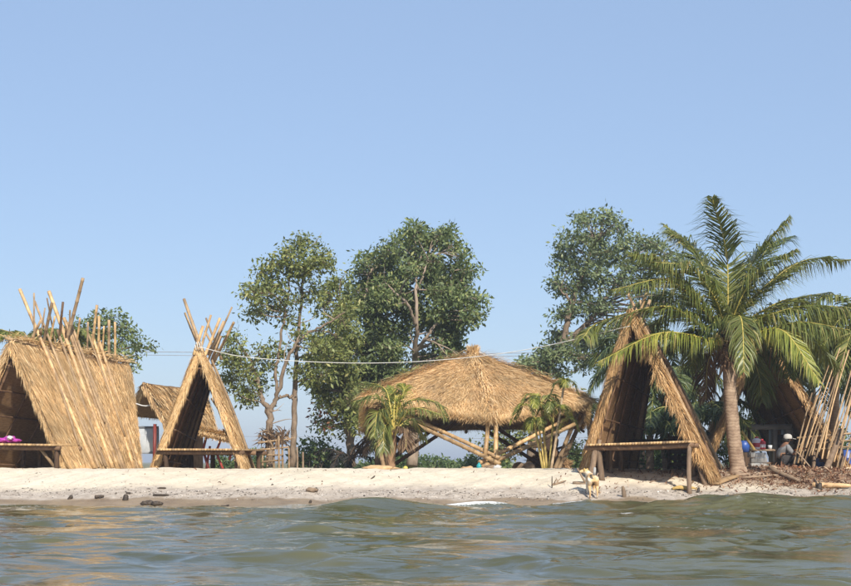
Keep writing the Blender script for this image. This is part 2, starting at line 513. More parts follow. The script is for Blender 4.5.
# ------------------------------------------------------------------ ground
xs = np.concatenate([-np.geomspace(1500, 13.2, 40), np.arange(-13, 13.01, .08), np.geomspace(13.2, 1500, 40)])
ys = np.concatenate([[14, 20, 24, 26], np.arange(27, 35.01, .06), np.geomspace(35.2, 3500, 90)])
X, Yg = np.meshgrid(xs, ys)
Z = G(X, Yg)
def grid_faces(nr, nc):
    i, j = np.meshgrid(np.arange(nr - 1), np.arange(nc - 1), indexing='ij')
    a = (i * nc + j).ravel()
    return np.stack([a, a + 1, a + nc + 1, a + nc], 1)
mb = MB(); mb.add(np.stack([X, Yg, Z], -1), grid_faces(*X.shape))
g = mb.build('ground', 'sand', None, True); g['kind'] = 'structure'

# ------------------------------------------------------------------ sea
xs = np.concatenate([-np.geomspace(1500, 10.2, 40), np.arange(-10, 10.01, .034), np.geomspace(10.2, 1500, 40)])
yy = [8.5]
while yy[-1] < 29.6:
    yy.append(yy[-1] + .020 + .0010 * (yy[-1] - 8.5))
ys = np.concatenate([-np.geomspace(600, 1, 25), np.linspace(0, 8.4, 40), yy])
X, Yw = np.meshgrid(xs, ys)
H = np.zeros_like(X)
rw = np.random.default_rng(4)
Wx = X + .10 * wob(X, Yw, 2.1, .3) + .25 * wob(X, Yw, .6, 1.3)
Wy = Yw + .10 * wob(X, Yw, 1.8, 2.3) + .25 * wob(X, Yw, .5, 3.3)
calm = np.clip(.60 + .48 * wob(X, Yw * 1.4, .62, 2.0), .08, 1.4)
def waves(n, l0, l1, amp, spread, peaked, mod):
    out = np.zeros_like(X)
    for k in range(n):
        lam = math.exp(rw.uniform(math.log(l0), math.log(l1)))
        th = math.pi / 2 + rw.normal() * spread
        kx, ky = math.cos(th) * 2 * math.pi / lam, math.sin(th) * 2 * math.pi / lam
        ph = (Wx + .06 * lam * np.sin(Wy * 2.1 / lam + k)) * kx + (Wy + .08 * lam * np.sin(Wx * 1.7 / lam + k)) * ky + rw.uniform(0, 6.28)
        if peaked:
            out += amp * lam * (1.5 * (1 - np.abs(np.sin(ph / 2))) ** 1.25 - .52)
        else:
            out += amp * lam * (np.sin(ph) + .3 * np.cos(2 * ph))
    return out * mod
H = waves(16, 1.8, 4.5, .0034, .6, False, 1.0)
H += waves(22, .50, 1.6, .0096, .62, True, calm)
H += waves(26, .20, .50, .0056, .7, True, np.clip(.45 + .55 * wob(X, Yw * 1.3, .8, .7), 0, 1.3))
H *= 1 - .75 * smooth(26.8, 28.6, Yw)
def ridge(x0, y0, amp, lx, wy_front, wy_back, slant=0.0):
    d = Yw - (y0 + slant * (X - x0) + .25 * np.sin(X * .9 + y0))
    w = np.where(d < 0, wy_front, wy_back)
    return amp * np.exp(-((X - x0) / lx) ** 2) * np.exp(-(d / w) ** 2)
def ax(px, Y):
    return (px - 425.5) / F * Y
H += ridge(ax(372, 26.3), 26.3, .20, 1.15, .9, .6)
H += ridge(ax(300, 25.4), 25.4, .07, 1.6, .8, .6)
H += ridge(ax(600, 26.2), 26.4, .17, 1.2, .8, .5, .1)
H += ridge(ax(720, 26.0), 26.0, .24, 1.9, 1.3, .6, .03)
H += ridge(ax(850, 25.6), 25.7, .22, 2.2, 1.0, .6)
for px_, Y_, am, lx in ((478, 27.75, .13, .9), (35, 28.0, .05, 1.1), (205, 28.0, .07, .5), (585, 27.4, .10, .45), (300, 28.0, .04, .6), (400, 28.0, .05, .4)):
    H += ridge(ax(px_, Y_), Y_, am, lx, .30, .22)
H += ridge(ax(90, 25), 25.4, .06, 2.0, .8, .6)
H += ridge(ax(730, 20.5), 21.0, .10, 2.6, .8, .6, -.15)
H += ridge(ax(250, 19.5), 20, .05, 2.2, .8, .6, .1)
H += ridge(ax(420, 15.5), 16, .04, 2.2, .7, .5, -.1)
far = (np.abs(X) > 40) | (Yw < -30)
H = np.where(far, 0, H)
foam = .265 + 0 * X  # base of white flecks: loose foam, and water glints put into the colour
foam = np.where((Yw < 9) | (np.abs(X) > 10), 0, foam)
fo = lambda px, Y, lx, ly, a: a * np.exp(-((X - ax(px, Y)) / lx) ** 2 - ((Yw - Y) / ly) ** 2)
shore = np.exp(-((Yw - 28.35 + .18 * np.sin(X * 1.1)) / .20) ** 2)
foam = foam + .29 * shore + .12 * shore * (.5 + .5 * np.sin(X * .9 + 2.4))
foam += fo(478, 27.68, .95, .32, .42) + fo(35, 27.95, 1.2, .26, .22) + fo(205, 27.95, .6, .25, .25) + fo(585, 27.35, .5, .25, .34) + fo(300, 27.95, .5, .2, .25)
foam += fo(575, 26.3, .7, .35, .33) + fo(650, 22.8, .9, .5, .26) + fo(690, 19.5, 1.7, .9, .21) + fo(800, 18.6, 1.4, .5, .19) + fo(620, 24, .6, .35, .28) + fo(760, 24.5, 1.5, .7, .13) + fo(120, 24.5, 1.6, .6, .17) + fo(330, 25.2, .8, .4, .2)
foam += .10 * smooth(.10, .24, H)
mb = MB(); mb.add(np.stack([X, Yw, H], -1), grid_faces(*X.shape))
sea = mb.build('sea', 'water', None, True); sea['kind'] = 'structure'
at = sea.data.attributes.new('foam', 'FLOAT', 'POINT')
at.data.foreach_set('value', np.clip(foam, 0, 1).astype(np.float32).ravel())

# ------------------------------------------------------------------ thatch
class Patch:
    """a roof slope: c0,c1 = upper corners, c2,c3 = lower corners (c3 below c0)"""
    def __init__(s, c0, c1, c2, c3, out, bulge=.0, thick=.14):
        s.c = [np.asarray(q, float) for q in (c0, c1, c2, c3)]
        s.bulge, s.t = bulge, thick
        n = np.cross(s.c[1] - s.c[3], s.c[2] - s.c[0])
        n = unit(n)
        s.n = n if np.dot(n, out) > 0 else -n
        s.L = .5 * (np.linalg.norm(s.c[3] - s.c[0]) + np.linalg.norm(s.c[2] - s.c[1]))
        s.W = .5 * (np.linalg.norm(s.c[1] - s.c[0]) + np.linalg.norm(s.c[2] - s.c[3]))
    def at(s, u, v, h=0.0):
        u = np.asarray(u, float)[..., None]; v = np.asarray(v, float)[..., None]
        h = np.asarray(h, float)[..., None] if np.ndim(h) else h
        p = (s.c[0] * (1 - u) + s.c[1] * u) * (1 - v) + (s.c[3] * (1 - u) + s.c[2] * u) * v
        return p + s.n * (s.bulge * np.sin(np.clip(v, 0, 1) * math.pi) * np.sin(np.clip(u, 0, 1) * math.pi) ** .5 + h)
    def slab(s, name, mat, parent, nu=14, nv=16):
        u, v = np.meshgrid(np.linspace(0, 1, nu), np.linspace(0, 1, nv))
        k = .02 * wob(u * 6, v * 6, 1.0, s.L)
        A = s.at(u, v, s.t / 2 + k); B = s.at(u, v, -s.t / 2 + 0 * k)
        mb = MB()
        n = nu * nv
        f = grid_faces(nv, nu)
        ring = np.concatenate([np.arange(nu - 1), np.arange(nu - 1, n - 1, nu), np.arange(n - 1, n - nu, -1), np.arange(n - nu, 0, -nu)])
        nx = np.roll(ring, -1)
        mb.add(np.concatenate([A.reshape(-1, 3), B.reshape(-1, 3)]), f, f[:, ::-1] + n, np.stack([ring, nx, nx + n, ring + n], 1))
        return mb.build(name, mat, parent, False)
    def straw(s, name, mat, parent, n, length=.55, wid=.02, courses=9, edges='', ne=0, shag=.05, eave=.14, hang=.25):
        mb = MB()
        q = R.integers(0, courses, n)
        v0 = (q + R.uniform(-.1, .75, n)) / courses
        v0 = np.clip(v0, 0, .97)
        u0 = R.uniform(-.01, 1.01, n)
        ln = length * R.uniform(.55, 1.25, n) / s.L
        du = R.normal(0, .09, n) * length / max(s.W, .3)
        lift = np.abs(R.normal(0, shag, n)) + .012
        root = s.at(u0, v0, s.t / 2 - .01)
        mid = s.at(u0 + du * .5, v0 + ln * .5, s.t / 2 + .012 + lift * .5)
        tip = s.at(u0 + du, v0 + ln, s.t / 2 + lift)
        over = np.maximum(0, v0 + ln - 1) * s.L
        cap = np.minimum(over, eave) ; tip = tip - (over - cap)[:, None] * unit(.5 * (s.c[3] + s.c[2]) - .5 * (s.c[0] + s.c[1]))
        tip[:, 2] -= over * hang
        dn = unit(.5 * (s.c[3] + s.c[2]) - .5 * (s.c[0] + s.c[1]))
        sd = unit(np.cross(dn, s.n)) + R.normal(0, .35, (n, 1)) * s.n
        strands(mb, root, mid, tip, wid * R.uniform(.5, 1.4, n), unit(sd))
        # eave fringe through the thickness
        m_ = int(n * .22)
        u0 = R.uniform(0, 1, m_); h = R.uniform(-s.t / 2, s.t / 2, m_)
        root = s.at(u0, R.uniform(.93, 1.0, m_), h)
        lv = R.uniform(.04, eave + .06, m_)
        tip = root + dn * lv[:, None] + R.normal(0, .03, (m_, 3)); tip[:, 2] -= lv * hang
        mid = (root + tip) / 2 + R.normal(0, .008, (m_, 3))
        strands(mb, root, mid, tip, wid * R.uniform(.5, 1.2, m_), unit(np.cross(dn, s.n) + R.normal(0, .4, (m_, 3))))
        # shaggy verge on the open ends
        for e in edges:
            eu = {'0': 0.0, '1': 1.0}[e]
            outd = unit(s.at(np.array(eu), np.array(.5)) - s.at(np.array(.5), np.array(.5))) * 1.0
            v0 = R.uniform(-.02, .97, ne); h = R.uniform(-s.t * .55, s.t * .6, ne)
            root = s.at(np.full(ne, eu) + (0.5 - eu) * .05 * R.uniform(0, 1, ne), v0, h)
            lv = R.uniform(.08, .34, ne)[:, None]
            dirv = dn * 1.0 + outd * R.uniform(.0, .16, (ne, 1)) + s.n * R.normal(-.05, .11, (ne, 1)) + R.normal(0, .05, (ne, 3))
            dirv = unit(dirv); dirv[:, 2] -= .10
            tip = root + dirv * lv
            over = np.maximum(0, v0 + lv[:, 0] / s.L - 1.04)
            tip -= dn * (over * s.L)[:, None]
            mid = (root + tip) / 2 + outd * R.uniform(.0, .03, (ne, 1))
            strands(mb, root, mid, tip, wid * R.uniform(.5, 1.3, ne), unit(np.cross(dirv, outd) + R.normal(0, .4, (ne, 3))))
        o = mb.build(name, mat, parent, False)
        o['kind'] = 'stuff'
        return o

def slope(p, parent, straw='straw', n=7000, edges='', ne=0, **kw):
    c = p.slab('thatch_slope', 'core', parent)
    p.straw('thatch_straw', straw, c, n, edges=edges, ne=ne, **kw)
    return c

def inner_frame(p, parent, nr=5, nb=4, mat='bamboo_dark', r=.035):
    """rafters and battens on the inside of a slope"""
    for u in np.linspace(.04, .96, nr):
        a = p.at(np.array(u), np.array(.02), -p.t / 2 - .035); b_ = p.at(np.array(u), np.array(.99), -p.t / 2 - .035)
        pole('rafter', a, b_, r * R.uniform(.85, 1.15), mat, parent, 7, .004)
    for v in np.linspace(.14, .9, nb):
        a = p.at(np.array(.01), np.array(v), -p.t / 2 - .085); b_ = p.at(np.array(.99), np.array(v), -p.t / 2 - .085)
        pole('batten', a, b_, .022, mat, parent, 6, .004)

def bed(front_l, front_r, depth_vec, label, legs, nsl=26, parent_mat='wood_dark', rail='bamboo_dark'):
    """bamboo platform: rails, cross slats, legs; legs = list of (s along front, t into depth, lean x)"""
    fl = np.asarray(front_l, float); fr_ = np.asarray(front_r, float); dv = np.asarray(depth_vec, float)
    c = (fl + fr_) / 2 + dv / 2
    t = thing('bamboo_platform', (c[0], c[1], float(G(c[0], c[1]))), label, 'platform', 'bamboo platforms in the shelters')
    ext = unit(fr_ - fl) * .06
    for k in (0.02, .5, .98):
        pole('rail', fl + dv * k - ext + [0, 0, -.075], fr_ + dv * k + ext + [0, 0, -.085], .055, rail if k < .1 else 'bamboo_dark', t, 8, .003, .95)
    base = None
    for k in range(nsl):
        a = fl + (fr_ - fl) * ((k + .5) / nsl) + [0, 0, -.012]
        w = np.linalg.norm(fr_ - fl) / nsl * .70
        mb = MB(); plank(mb, a - dv * (.045 + .02 * R.uniform()), a + dv * 1.02, w, .045)
        mb.build('slat', 'bamboo' if k % 5 else 'bamboo_old', t)
    for s_, d_, lean in legs:
        top = fl + (fr_ - fl) * s_ + dv * d_ + [0, 0, -.03]
        ft = top + np.array([lean, -abs(lean) * .1, 0]); ft[2] = float(G(ft[0], ft[1])) - .06
        mb = MB(); q = bez([top, (top + ft) / 2 + R.normal(0, .012, 3), ft], 7)
        tube(mb, q, .058 * np.array([1, .95, 1.02, .97, 1.04, 1, 1.1]) * R.uniform(.85, 1.15), 9)
        mb.build('leg', parent_mat, t, True)
    return t

def lashing(c, r, parent, mat='rope', n=3, axis=(1, 0, 0)):
    mb = MB()
    ax_ = unit(axis); a = unit(np.cross(ax_, [.2, .3, 1])); b_ = np.cross(ax_, a)
    s = np.linspace(0, n * 2 * math.pi, n * 10)
    pts = np.asarray(c) + r * (np.cos(s)[:, None] * a + np.sin(s)[:, None] * b_) + ax_ * ((s / s[-1] - .5) * .05 * n)[:, None]
    tube(mb, pts, .010, 5)
    return mb.build('lashing', mat, parent, True)

def tent(label, A0, A1, L0, L1, R0, R1, straw, nl, nr, ne, thick, out_l, out_r, **kw):
    base = (np.asarray(L0) + R0 + L1 + R1) / 4
    t = thing('thatched_shelter', (base[0], base[1], float(G(base[0], base[1]))), label, 'shelter')
    pl = Patch(A0, A1, L1, L0, out_l, .03, thick)
    pr = Patch(A0, A1, R1, R0, out_r, .03, thick)
    slope(pl, t, straw, nl, '01', ne, **kw)
    slope(pr, t, straw, nr, '01', ne, **kw)
    return t, pl, pr

def foot(px, Y):
    return PG(px, Y, -.03)

# ---- shelter with its long slope to the sea (many poles over the ridge)
t1, p1l, p1r = tent('wide thatched A-frame shelter with a row of long bamboo poles lying up its slope',
                    P(10, 343, 33.6), P(127, 366, 37.2), PG(-42, 34.6, -.03), PG(52, 38.4, -.03), PG(66, 32.7, -.03), PG(139, 36.2, -.03),
                    'straw', 6000, 34000, 2600, .15, (-1, .2, .2), (1, -.5, .2), wid=.013, length=.45, courses=16, shag=.035)
inner_frame(p1l, t1, 5, 5)
inner_frame(p1r, t1, 5, 5)
pole('ridge_pole', p1r.at(np.array(-.03), np.array(0.), .0) + [0, 0, .10], p1r.at(np.array(1.02), np.array(0.), .0) + [0, 0, .10], .04, 'bamboo_old', t1)
mb = MB()
rr_ = p1r.at(R.uniform(0, 1, 900), np.zeros(900), .0) + R.normal(0, .05, (900, 3)) + [0, 0, .13]
dd = p1r.c[1] - p1r.c[0]
tt = rr_ + unit(dd) * R.normal(0, .25, (900, 1)) + R.normal(0, .07, (900, 3))
strands(mb, rr_, (rr_ + tt) / 2 + [0, 0, .02], tt, .02, unit(R.normal(0, 1, (900, 3))))
mb.build('ridge_straw', 'straw', t1)['kind'] = 'stuff'
# poles on the seaward slope: (px foot, px at ridge, top px, top py)
def roof_pole(pr, uf, top, r, mat, parent, vf=1.0, h=.05):
    a = pr.at(np.array(uf), np.array(vf), pr.t / 2 + h)
    return pole('bamboo_pole', a, top, r, mat, parent, 8, .006, .8, .3)
for uf, vf, tpx, tpy, r, mt_ in [(.30, 1.0, 19, 288, .048, 'bamboo'), (.20, .82, 45, 352, .03, 'bamboo_old'), (.36, .99, 34, 301, .034, 'bamboo_old'), (.55, .99, 48, 291, .055, 'bamboo'),
                                 (.63, 1.0, 62, 318, .052, 'bamboo'), (.72, 1.0, 72, 322, .042, 'bamboo_old'), (.86, 1.0, 93, 333, .045, 'bamboo'), (.98, 1.01, 100, 342, .05, 'bamboo'),
                                 (.46, .98, 58, 331, .038, 'bamboo_old'), (.92, 1.0, 104, 352, .032, 'bamboo_old'), (.42, .97, 41, 318, .026, 'bamboo_old'), (.59, .6, 66, 322, .026, 'bamboo_old'), (.68, .99, 74, 330, .03, 'bamboo_old'), (.80, .7, 86, 328, .026, 'bamboo_old')]:
    # the poles run straight up the slope and on past the ridge
    foot_p = p1r.at(np.array(uf), np.array(vf), p1r.t / 2 + .085)
    best = None
    for ur in np.linspace(-.05, 1.0, 43):
        rp = p1r.at(np.array(ur), np.array(0.), p1r.t / 2 + .085)
        for ext in np.linspace(1.0, 1.75, 31):
            q = foot_p + (rp - foot_p) * ext
            e = math.hypot(425.5 + q[0] / q[1] * F - tpx, YH - (q[2] - CH) / q[1] * F - tpy)
            if best is None or e < best[0]:
                best = (e, q)
    pole('bamboo_pole', foot_p, best[1], r * 1.05, mt_, t1, 8, .0, .82, .3)
# the far slope's poles cross them at the ridge
for u, tpx, tpy, r, mt_ in [(.22, 34, 293, .024, 'bamboo_old'), (.30, 52, 303, .045, 'bamboo_old'), (.46, 83, 278, .05, 'bamboo_old'), (.42, 63, 302, .036, 'bamboo_dark'), (.40, 47, 298, .022, 'bamboo_old'),
                            (.70, 97, 305, .042, 'bamboo'), (.76, 99, 316, .04, 'bamboo'), (.86, 109, 320, .042, 'bamboo_old'), (.92, 115, 322, .036, 'bamboo'), (.18, 41, 320, .036, 'bamboo_old'), (.62, 70, 324, .03, 'bamboo_old'), (.26, 45, 308, .022, 'bamboo_old'), (.34, 55, 316, .03, 'bamboo'), (.50, 70, 310, .026, 'bamboo_old'), (.56, 80, 318, .03, 'bamboo'), (.66, 88, 322, .028, 'bamboo_old'), (.80, 104, 326, .026, 'bamboo'), (.28, 40, 330, .03, 'bamboo_dark'), (.48, 66, 326, .026, 'bamboo_dark')]:
    foot_p = p1l.at(np.array(u * .8), np.array(.6), p1l.t / 2 + .05)
    rp = p1l.at(np.array(u), np.array(0.0), p1l.t / 2 + .06) + [0, 0, .05]
    d = P(tpx, tpy, rp[1] - .35) - rp
    pole('bamboo_pole', rp - unit(d) * .75, rp + d, r, mt_, t1, 8, .004, .85, .3)
b1 = bed(P(-22, 443.5, 33.2), P(57, 444.5, 32.6), np.array([.55, 1.9, 0]), 'bamboo platform holding purple cloth inside the wide shelter', [(.02, .05, 0), (.97, .05, .0), (.97, .9, 0), (.5, .5, 0), (.05, .9, 0)], 20)
pole('brace', P(40, 448, 32.9), np.array([*PG(55, 32.9)[:2], PG(55, 32.9)[2]]), .045, 'bamboo_old', b1)
mb = MB()
for k, (px_, py_, rx, rz_) in enumerate([(4, 440, .14, .06), (10, 439.2, .13, .085), (16, 440.5, .12, .05), (-4, 440, .15, .07)]):
    lump(mb, P(px_, py_, 33.6), (rx, .16, rz_), k * 1.7, .22)
cl = tag(mb.build('folded_cloth', 'purple', None, True, P(8, 443, 33.6)), 'crumpled purple cloth lying on the platform of the wide shelter', 'cloth')
mb = MB(); lump(mb, P(10, 437.8, 33.45), (.07, .08, .045), 3.0, .3)
mb.build('lining', 'white_cloth', cl, True)['label'] = 'pale inside of the cloth'

# ---- narrow shelter with poles bundled at its peak
t2, p2l, p2r = tent('narrow thatched A-frame shelter with short bamboo ends fanned out at its peak',
                    P(199, 349, 33.2), P(211, 373, 37.2), PG(153, 33.5, -.03), PG(182, 37.5, -.03), PG(245, 32.9, -.03), PG(250, 36.8, -.03),
                    'straw', 9000, 9000, 3800, .12, (-1, 0, .2), (1, 0, .2), wid=.013, length=.42, shag=.03, courses=12)
inner_frame(p2l, t2, 6, 4)
inner_frame(p2r, t2, 5, 4)
for a, b_, r, mt_ in [((203, 352, 33.4), (184, 299, 33.9), .045, 'bamboo_old'), ((203, 356, 33.6), (185, 313, 34.2), .034, 'bamboo'), ((194, 355, 33.2), (203, 326, 33.3), .045, 'bamboo'),
                      ((198, 358, 33.8), (211, 315, 33.9), .034, 'bamboo'), ((203, 360, 34.4), (220, 318, 34.3), .042, 'bamboo'), ((208, 355, 34.8), (224, 321, 34.7), .04, 'bamboo_old'),
                      ((207, 362, 35.2), (232, 307, 34.9), .028, 'bamboo_old'), ((212, 360, 35.6), (221, 336, 35.4), .045, 'bamboo'), ((212, 366, 36), (234, 322, 35.6), .042, 'bamboo'),
                      ((216, 352, 35), (205, 331, 35.2), .034, 'bamboo_old'), ((222, 360, 36), (206, 318, 36.2), .03, 'bamboo_old')]:
    pole('pole_end', P(*a), P(*b_), r, mt_, t2, 8, .004)
for px_, u in ((250, .5), (256, .9)):
    pole('bamboo_pole', p2r.at(np.array(u), np.array(1.0), .16), p2r.at(np.array(u), np.array(.0), .16), .04, 'bamboo_old', t2)
lashing(P(199, 346, 33.2), .10, t2, 'rope', 3, (1, 0, .2))
bed(P(158, 449, 33.1), P(241, 449, 32.9), np.array([.35, 1.9, 0]), 'dark legged bamboo platform inside the narrow shelter with fanned pole ends',
    [(.06, .04, .06), (.96, .04, .0), (.90, .12, .02), (.08, .92, 0), (.94, .92, 0), (.5, .5, 0)], 28)

# ---- tall shelter beside the palm
t4, p4l, p4r = tent('tall thatched A-frame shelter with shaggy rust coloured verges under the palm fronds',
                    P(630, 312, 31.2), P(653, 346, 35.0), PG(582, 31.6, -.03), PG(634, 35.4, -.03), PG(713, 30.8, .18), PG(718, 34.2, -.03),
                    'straw_red', 11000, 11000, 4800, .13, (-1, 0, .2), (1, 0, .2), wid=.014, length=.45, shag=.035, courses=12)
inner_frame(p4l, t4, 6, 4)
inner_frame(p4r, t4, 5, 4)
# long shags hanging on the inner side of the right verge
mb = MB(); n_ = 800
v0 = R.uniform(.12, .93, n_); root = p4r.at(np.full(n_, .01), v0, R.uniform(-.10, .03, n_))
lv = R.uniform(.08, .32, (n_, 1)) * (1 + .5 * np.sin(v0 * 40))[:, None]
tip = root + lv * unit(np.array([-.18, -.05, -1.0]) + R.normal(0, .16, (n_, 3)))
strands(mb, root, (root + tip) / 2 + R.normal(0, .012, (n_, 3)), tip, .015, unit(np.array([1., 0, 0]) + R.normal(0, .4, (n_, 3))))
mb.build('verge_straw', 'straw_red', t4)['kind'] = 'stuff'
for (u, h, d1, r, mt_) in ((.06, .12, 0, .06, 'bamboo_old'), (.25, .13, .1, .05, 'bamboo_dark'), (.6, .13, .0, .055, 'bamboo_old'), (.95, .13, .0, .05, 'wood')):
    a = p4r.at(np.array(u), np.array(1.0), h); a[2] = float(G(a[0], a[1])) - .03
    pole('bamboo_pole', a, p4r.at(np.array(u), np.array(-.03), h), r, mt_, t4)
for a, b_, r, mt_ in [((640, 322, 32), (628, 294, 32.2), .04, 'bamboo'), ((636, 324, 32.4), (647, 291, 32.4), .05, 'bamboo'), ((640, 326, 32.8), (650, 300, 32.9), .045, 'bamboo_old'), ((646, 330, 33.4), (640, 300, 33.2), .03, 'bamboo_old')]:
    pole('pole_end', P(*a), P(*b_), r, mt_, t4)
for a, b_ in (((588, 470, 31.3), (600, 440, 31.4)), ((706, 482, 30.9), (697, 462, 31.1)), ((716, 481, 31.2), (706, 455, 31.4))):
    aa = P(*a); aa[2] = float(G(aa[0], aa[1])) - .04
    pole('prop', aa, P(*b_), .055, 'wood', t4)
bed(P(587, 444.5, 31.0), P(691, 441, 30.0), np.array([.55, 1.7, 0]), 'long bamboo platform on a tall log leg inside the tall shelter by the palm',
    [(.10, .04, .10), (.085, .04, -.14), (.985, .02, .0), (.06, .9, 0), (.14, .6, 0), (.93, .92, 0), (.2, .95, 0)], 34, 'wood')
# low dark table behind that platform
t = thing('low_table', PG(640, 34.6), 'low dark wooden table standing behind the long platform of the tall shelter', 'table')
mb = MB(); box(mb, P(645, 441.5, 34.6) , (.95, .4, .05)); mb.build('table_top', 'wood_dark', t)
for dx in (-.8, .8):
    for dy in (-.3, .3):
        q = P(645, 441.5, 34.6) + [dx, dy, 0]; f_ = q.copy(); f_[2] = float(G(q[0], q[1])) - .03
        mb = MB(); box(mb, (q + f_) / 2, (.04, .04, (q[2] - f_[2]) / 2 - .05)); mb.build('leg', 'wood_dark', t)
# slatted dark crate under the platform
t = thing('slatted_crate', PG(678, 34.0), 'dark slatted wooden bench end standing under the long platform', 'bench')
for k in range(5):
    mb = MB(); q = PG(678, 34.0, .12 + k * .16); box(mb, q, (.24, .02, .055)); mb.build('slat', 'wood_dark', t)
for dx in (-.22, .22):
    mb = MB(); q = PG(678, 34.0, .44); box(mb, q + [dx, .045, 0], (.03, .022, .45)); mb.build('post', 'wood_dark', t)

# ---- hut with red posts far back between the two left shelters
t3 = thing('thatched_hut', PG(180, 42), 'small thatched hut with red steel posts standing behind the narrow shelter', 'hut')
pa = Patch(P(144, 385, 40), P(203, 393, 43.5), P(214, 430, 42.5), P(170, 432, 38.8), (1, -.5, .6), .04, .16)
slope(pa, t3, 'straw', 4000, '01', 500, wid=.026, length=.5, courses=8)
pb = Patch(P(144, 385, 40), P(203, 393, 43.5), P(190, 420, 45.5), P(131, 414, 42), (-1, .5, .6), .04, .16)
slope(pb, t3, 'straw', 2500, '01', 900, wid=.026, length=.5, courses=8)
pc = Patch(P(182, 424, 41.2), P(238, 437, 41.6), P(238, 443, 40.4), P(182, 430, 40.0), (0, -.5, 1), .0, .10)
ca = pc.slab('awning', 'core', t3)
pc.straw('awning_straw', 'straw', ca, 1500, .4, .026, 4, '01', 200)
for a, b_, r in (((133, 410, 41.5), (138, 0, 41.5), .05), ((155, 424, 39.6), (154, 0, 39.6), .05), ((208, 430, 41), (203, 450, 41), .04), ((203, 450, 41), (211, 0, 41), .04), ((222, 437, 41), (216, 452, 41), .035),
                 ((216, 452, 41), (226, 0, 41), .035), ((186, 430, 41), (195, 452, 41), .035), ((236, 441, 41), (229, 460, 41), .035), ((210, 446, 41.1), (205, 0, 41.1), .035), ((200, 432, 43), (200, 0, 43), .05)):
    b3 = P(*b_) if b_[1] else PG(b_[0], b_[2], -.03)
    mb = MB(); tube(mb, np.array([P(*a), b3]), r, 8); mb.build('post', 'red_paint', t3, True)
mb = MB(); tube(mb, bez([P(134, 403, 40), P(146, 406, 39.9), P(160, 402, 39.8)], 9), .02, 6); mb.build('rope', 'rope', t3, True)
mb = MB(); box(mb, (P(192, 431, 42) + PG(192, 42)) / 2, (.33, .03, (P(192, 431, 42)[2] - PG(192, 42)[2]) / 2)); mb.build('wall_board', 'wood', t3)
t = thing('pale_board', PG(147, 40.6), 'pale mottled board standing under the hut with red posts', 'board')
q = P(147, 440, 40.6)
mb = MB(); box(mb, q, (.30, .02, .36)); mb.build('panel', 'pale_board', t)
for dz in (-.37, .37):
    mb = MB(); box(mb, q + [0, -.01, dz], (.34, .03, .03)); mb.build('frame_rail', 'grey_metal', t)
for dx in (-.32, .32):
    mb = MB(); z1 = q[2] + .34; z0 = float(G(q[0] + dx, 40.6)) - .03
    box(mb, (q[0] + dx, 40.6, (z0 + z1) / 2), (.025, .025, (z1 - z0) / 2)); mb.build('post', 'grey_metal', t)
t = thing('wooden_crate', PG(180, 36.5), 'wooden crate standing under the platform of the narrow shelter', 'crate')
for k, dz in enumerate((.10, .26, .42)):
    mb = MB(); box(mb, PG(180, 36.5, dz), (.22, .02, .06)); mb.build('slat', 'wood', t)
for dx in (-.2, .2):
    mb = MB(); box(mb, PG(180, 36.5, .25) + [dx, .045, 0], (.03, .022, .26)); mb.build('post', 'wood', t)

# ---- the big pavilion
pv = thing('thatched_pavilion', PG(472, 38.5), 'large open thatched pavilion roof on crossed bamboo poles', 'pavilion')
A = P(473, 357, 38.5)
Vv = {'F': P(492, 418.5, 35.6), 'FL': P(365, 399, 37.2), 'BL': P(364, 433, 40.6), 'B': P(466, 428, 42.3), 'BR': P(584, 427, 41.0), 'FR': P(587, 402, 37.2)}
cen = np.mean(list(Vv.values()), axis=0)
order = ['F', 'FL', 'BL', 'B', 'BR', 'FR']
patches = {}
for i in range(6):
    a, b_ = Vv[order[i]], Vv[order[(i + 1) % 6]]
    out = (a + b_) / 2 - cen; out[2] = 1.2
    pz = Patch(A + unit(a - A) * .08, A + unit(b_ - A) * .08, b_, a, out, .07, .15)
    patches[order[i]] = pz
    vis = order[i] in ('F', 'FR')
    slope(pz, pv, 'straw', 42000 if vis else 5000, '01', 1100 if vis else 300, wid=.015, length=.42, courses=20, shag=.045, eave=.16, hang=.35)
    for k in range(1, 8 if not vis else 5):     # battens carrying the thatch inside
        v_ = k / 8 if not vis else k / 5
        pole('batten', pz.at(np.array(.0), np.array(v_), -.12), pz.at(np.array(1.), np.array(v_), -.12), .02, 'bamboo_old', pv, 6, .0)
    pole('rafter', A + [0, 0, -.14], a + [0, 0, -.14], .05, 'bamboo_old', pv)
    for f_ in (.33, .66):
        m_ = a * (1 - f_) + b_ * f_
        pole('rafter', A + [0, 0, -.16] + (m_ - A) * .1, m_ + [0, 0, -.12], .035, 'bamboo_old', pv)
    mb = MB(); n_ = 2600 if i < 1 or i == 1 or i == 5 else 500    # straw folded over the hip
    s_ = R.uniform(.02, 1, n_)[:, None]
    root = A + (a - A) * s_ + R.normal(0, .06, (n_, 3)); root[:, 2] += .10 + .14 * np.sin(s_[:, 0] * math.pi) * .35
    tip = root + unit(a - A) * R.uniform(.15, .5, (n_, 1)) + R.normal(0, .09, (n_, 3)); tip[:, 2] -= .02
    strands(mb, root, (root + tip) / 2 + [0, 0, .02], tip, .015, unit(np.cross(a - A, [0, 0, 1]) + R.normal(0, .5, (n_, 3))))
    mb.build('hip_straw', 'straw', pv)['kind'] = 'stuff'
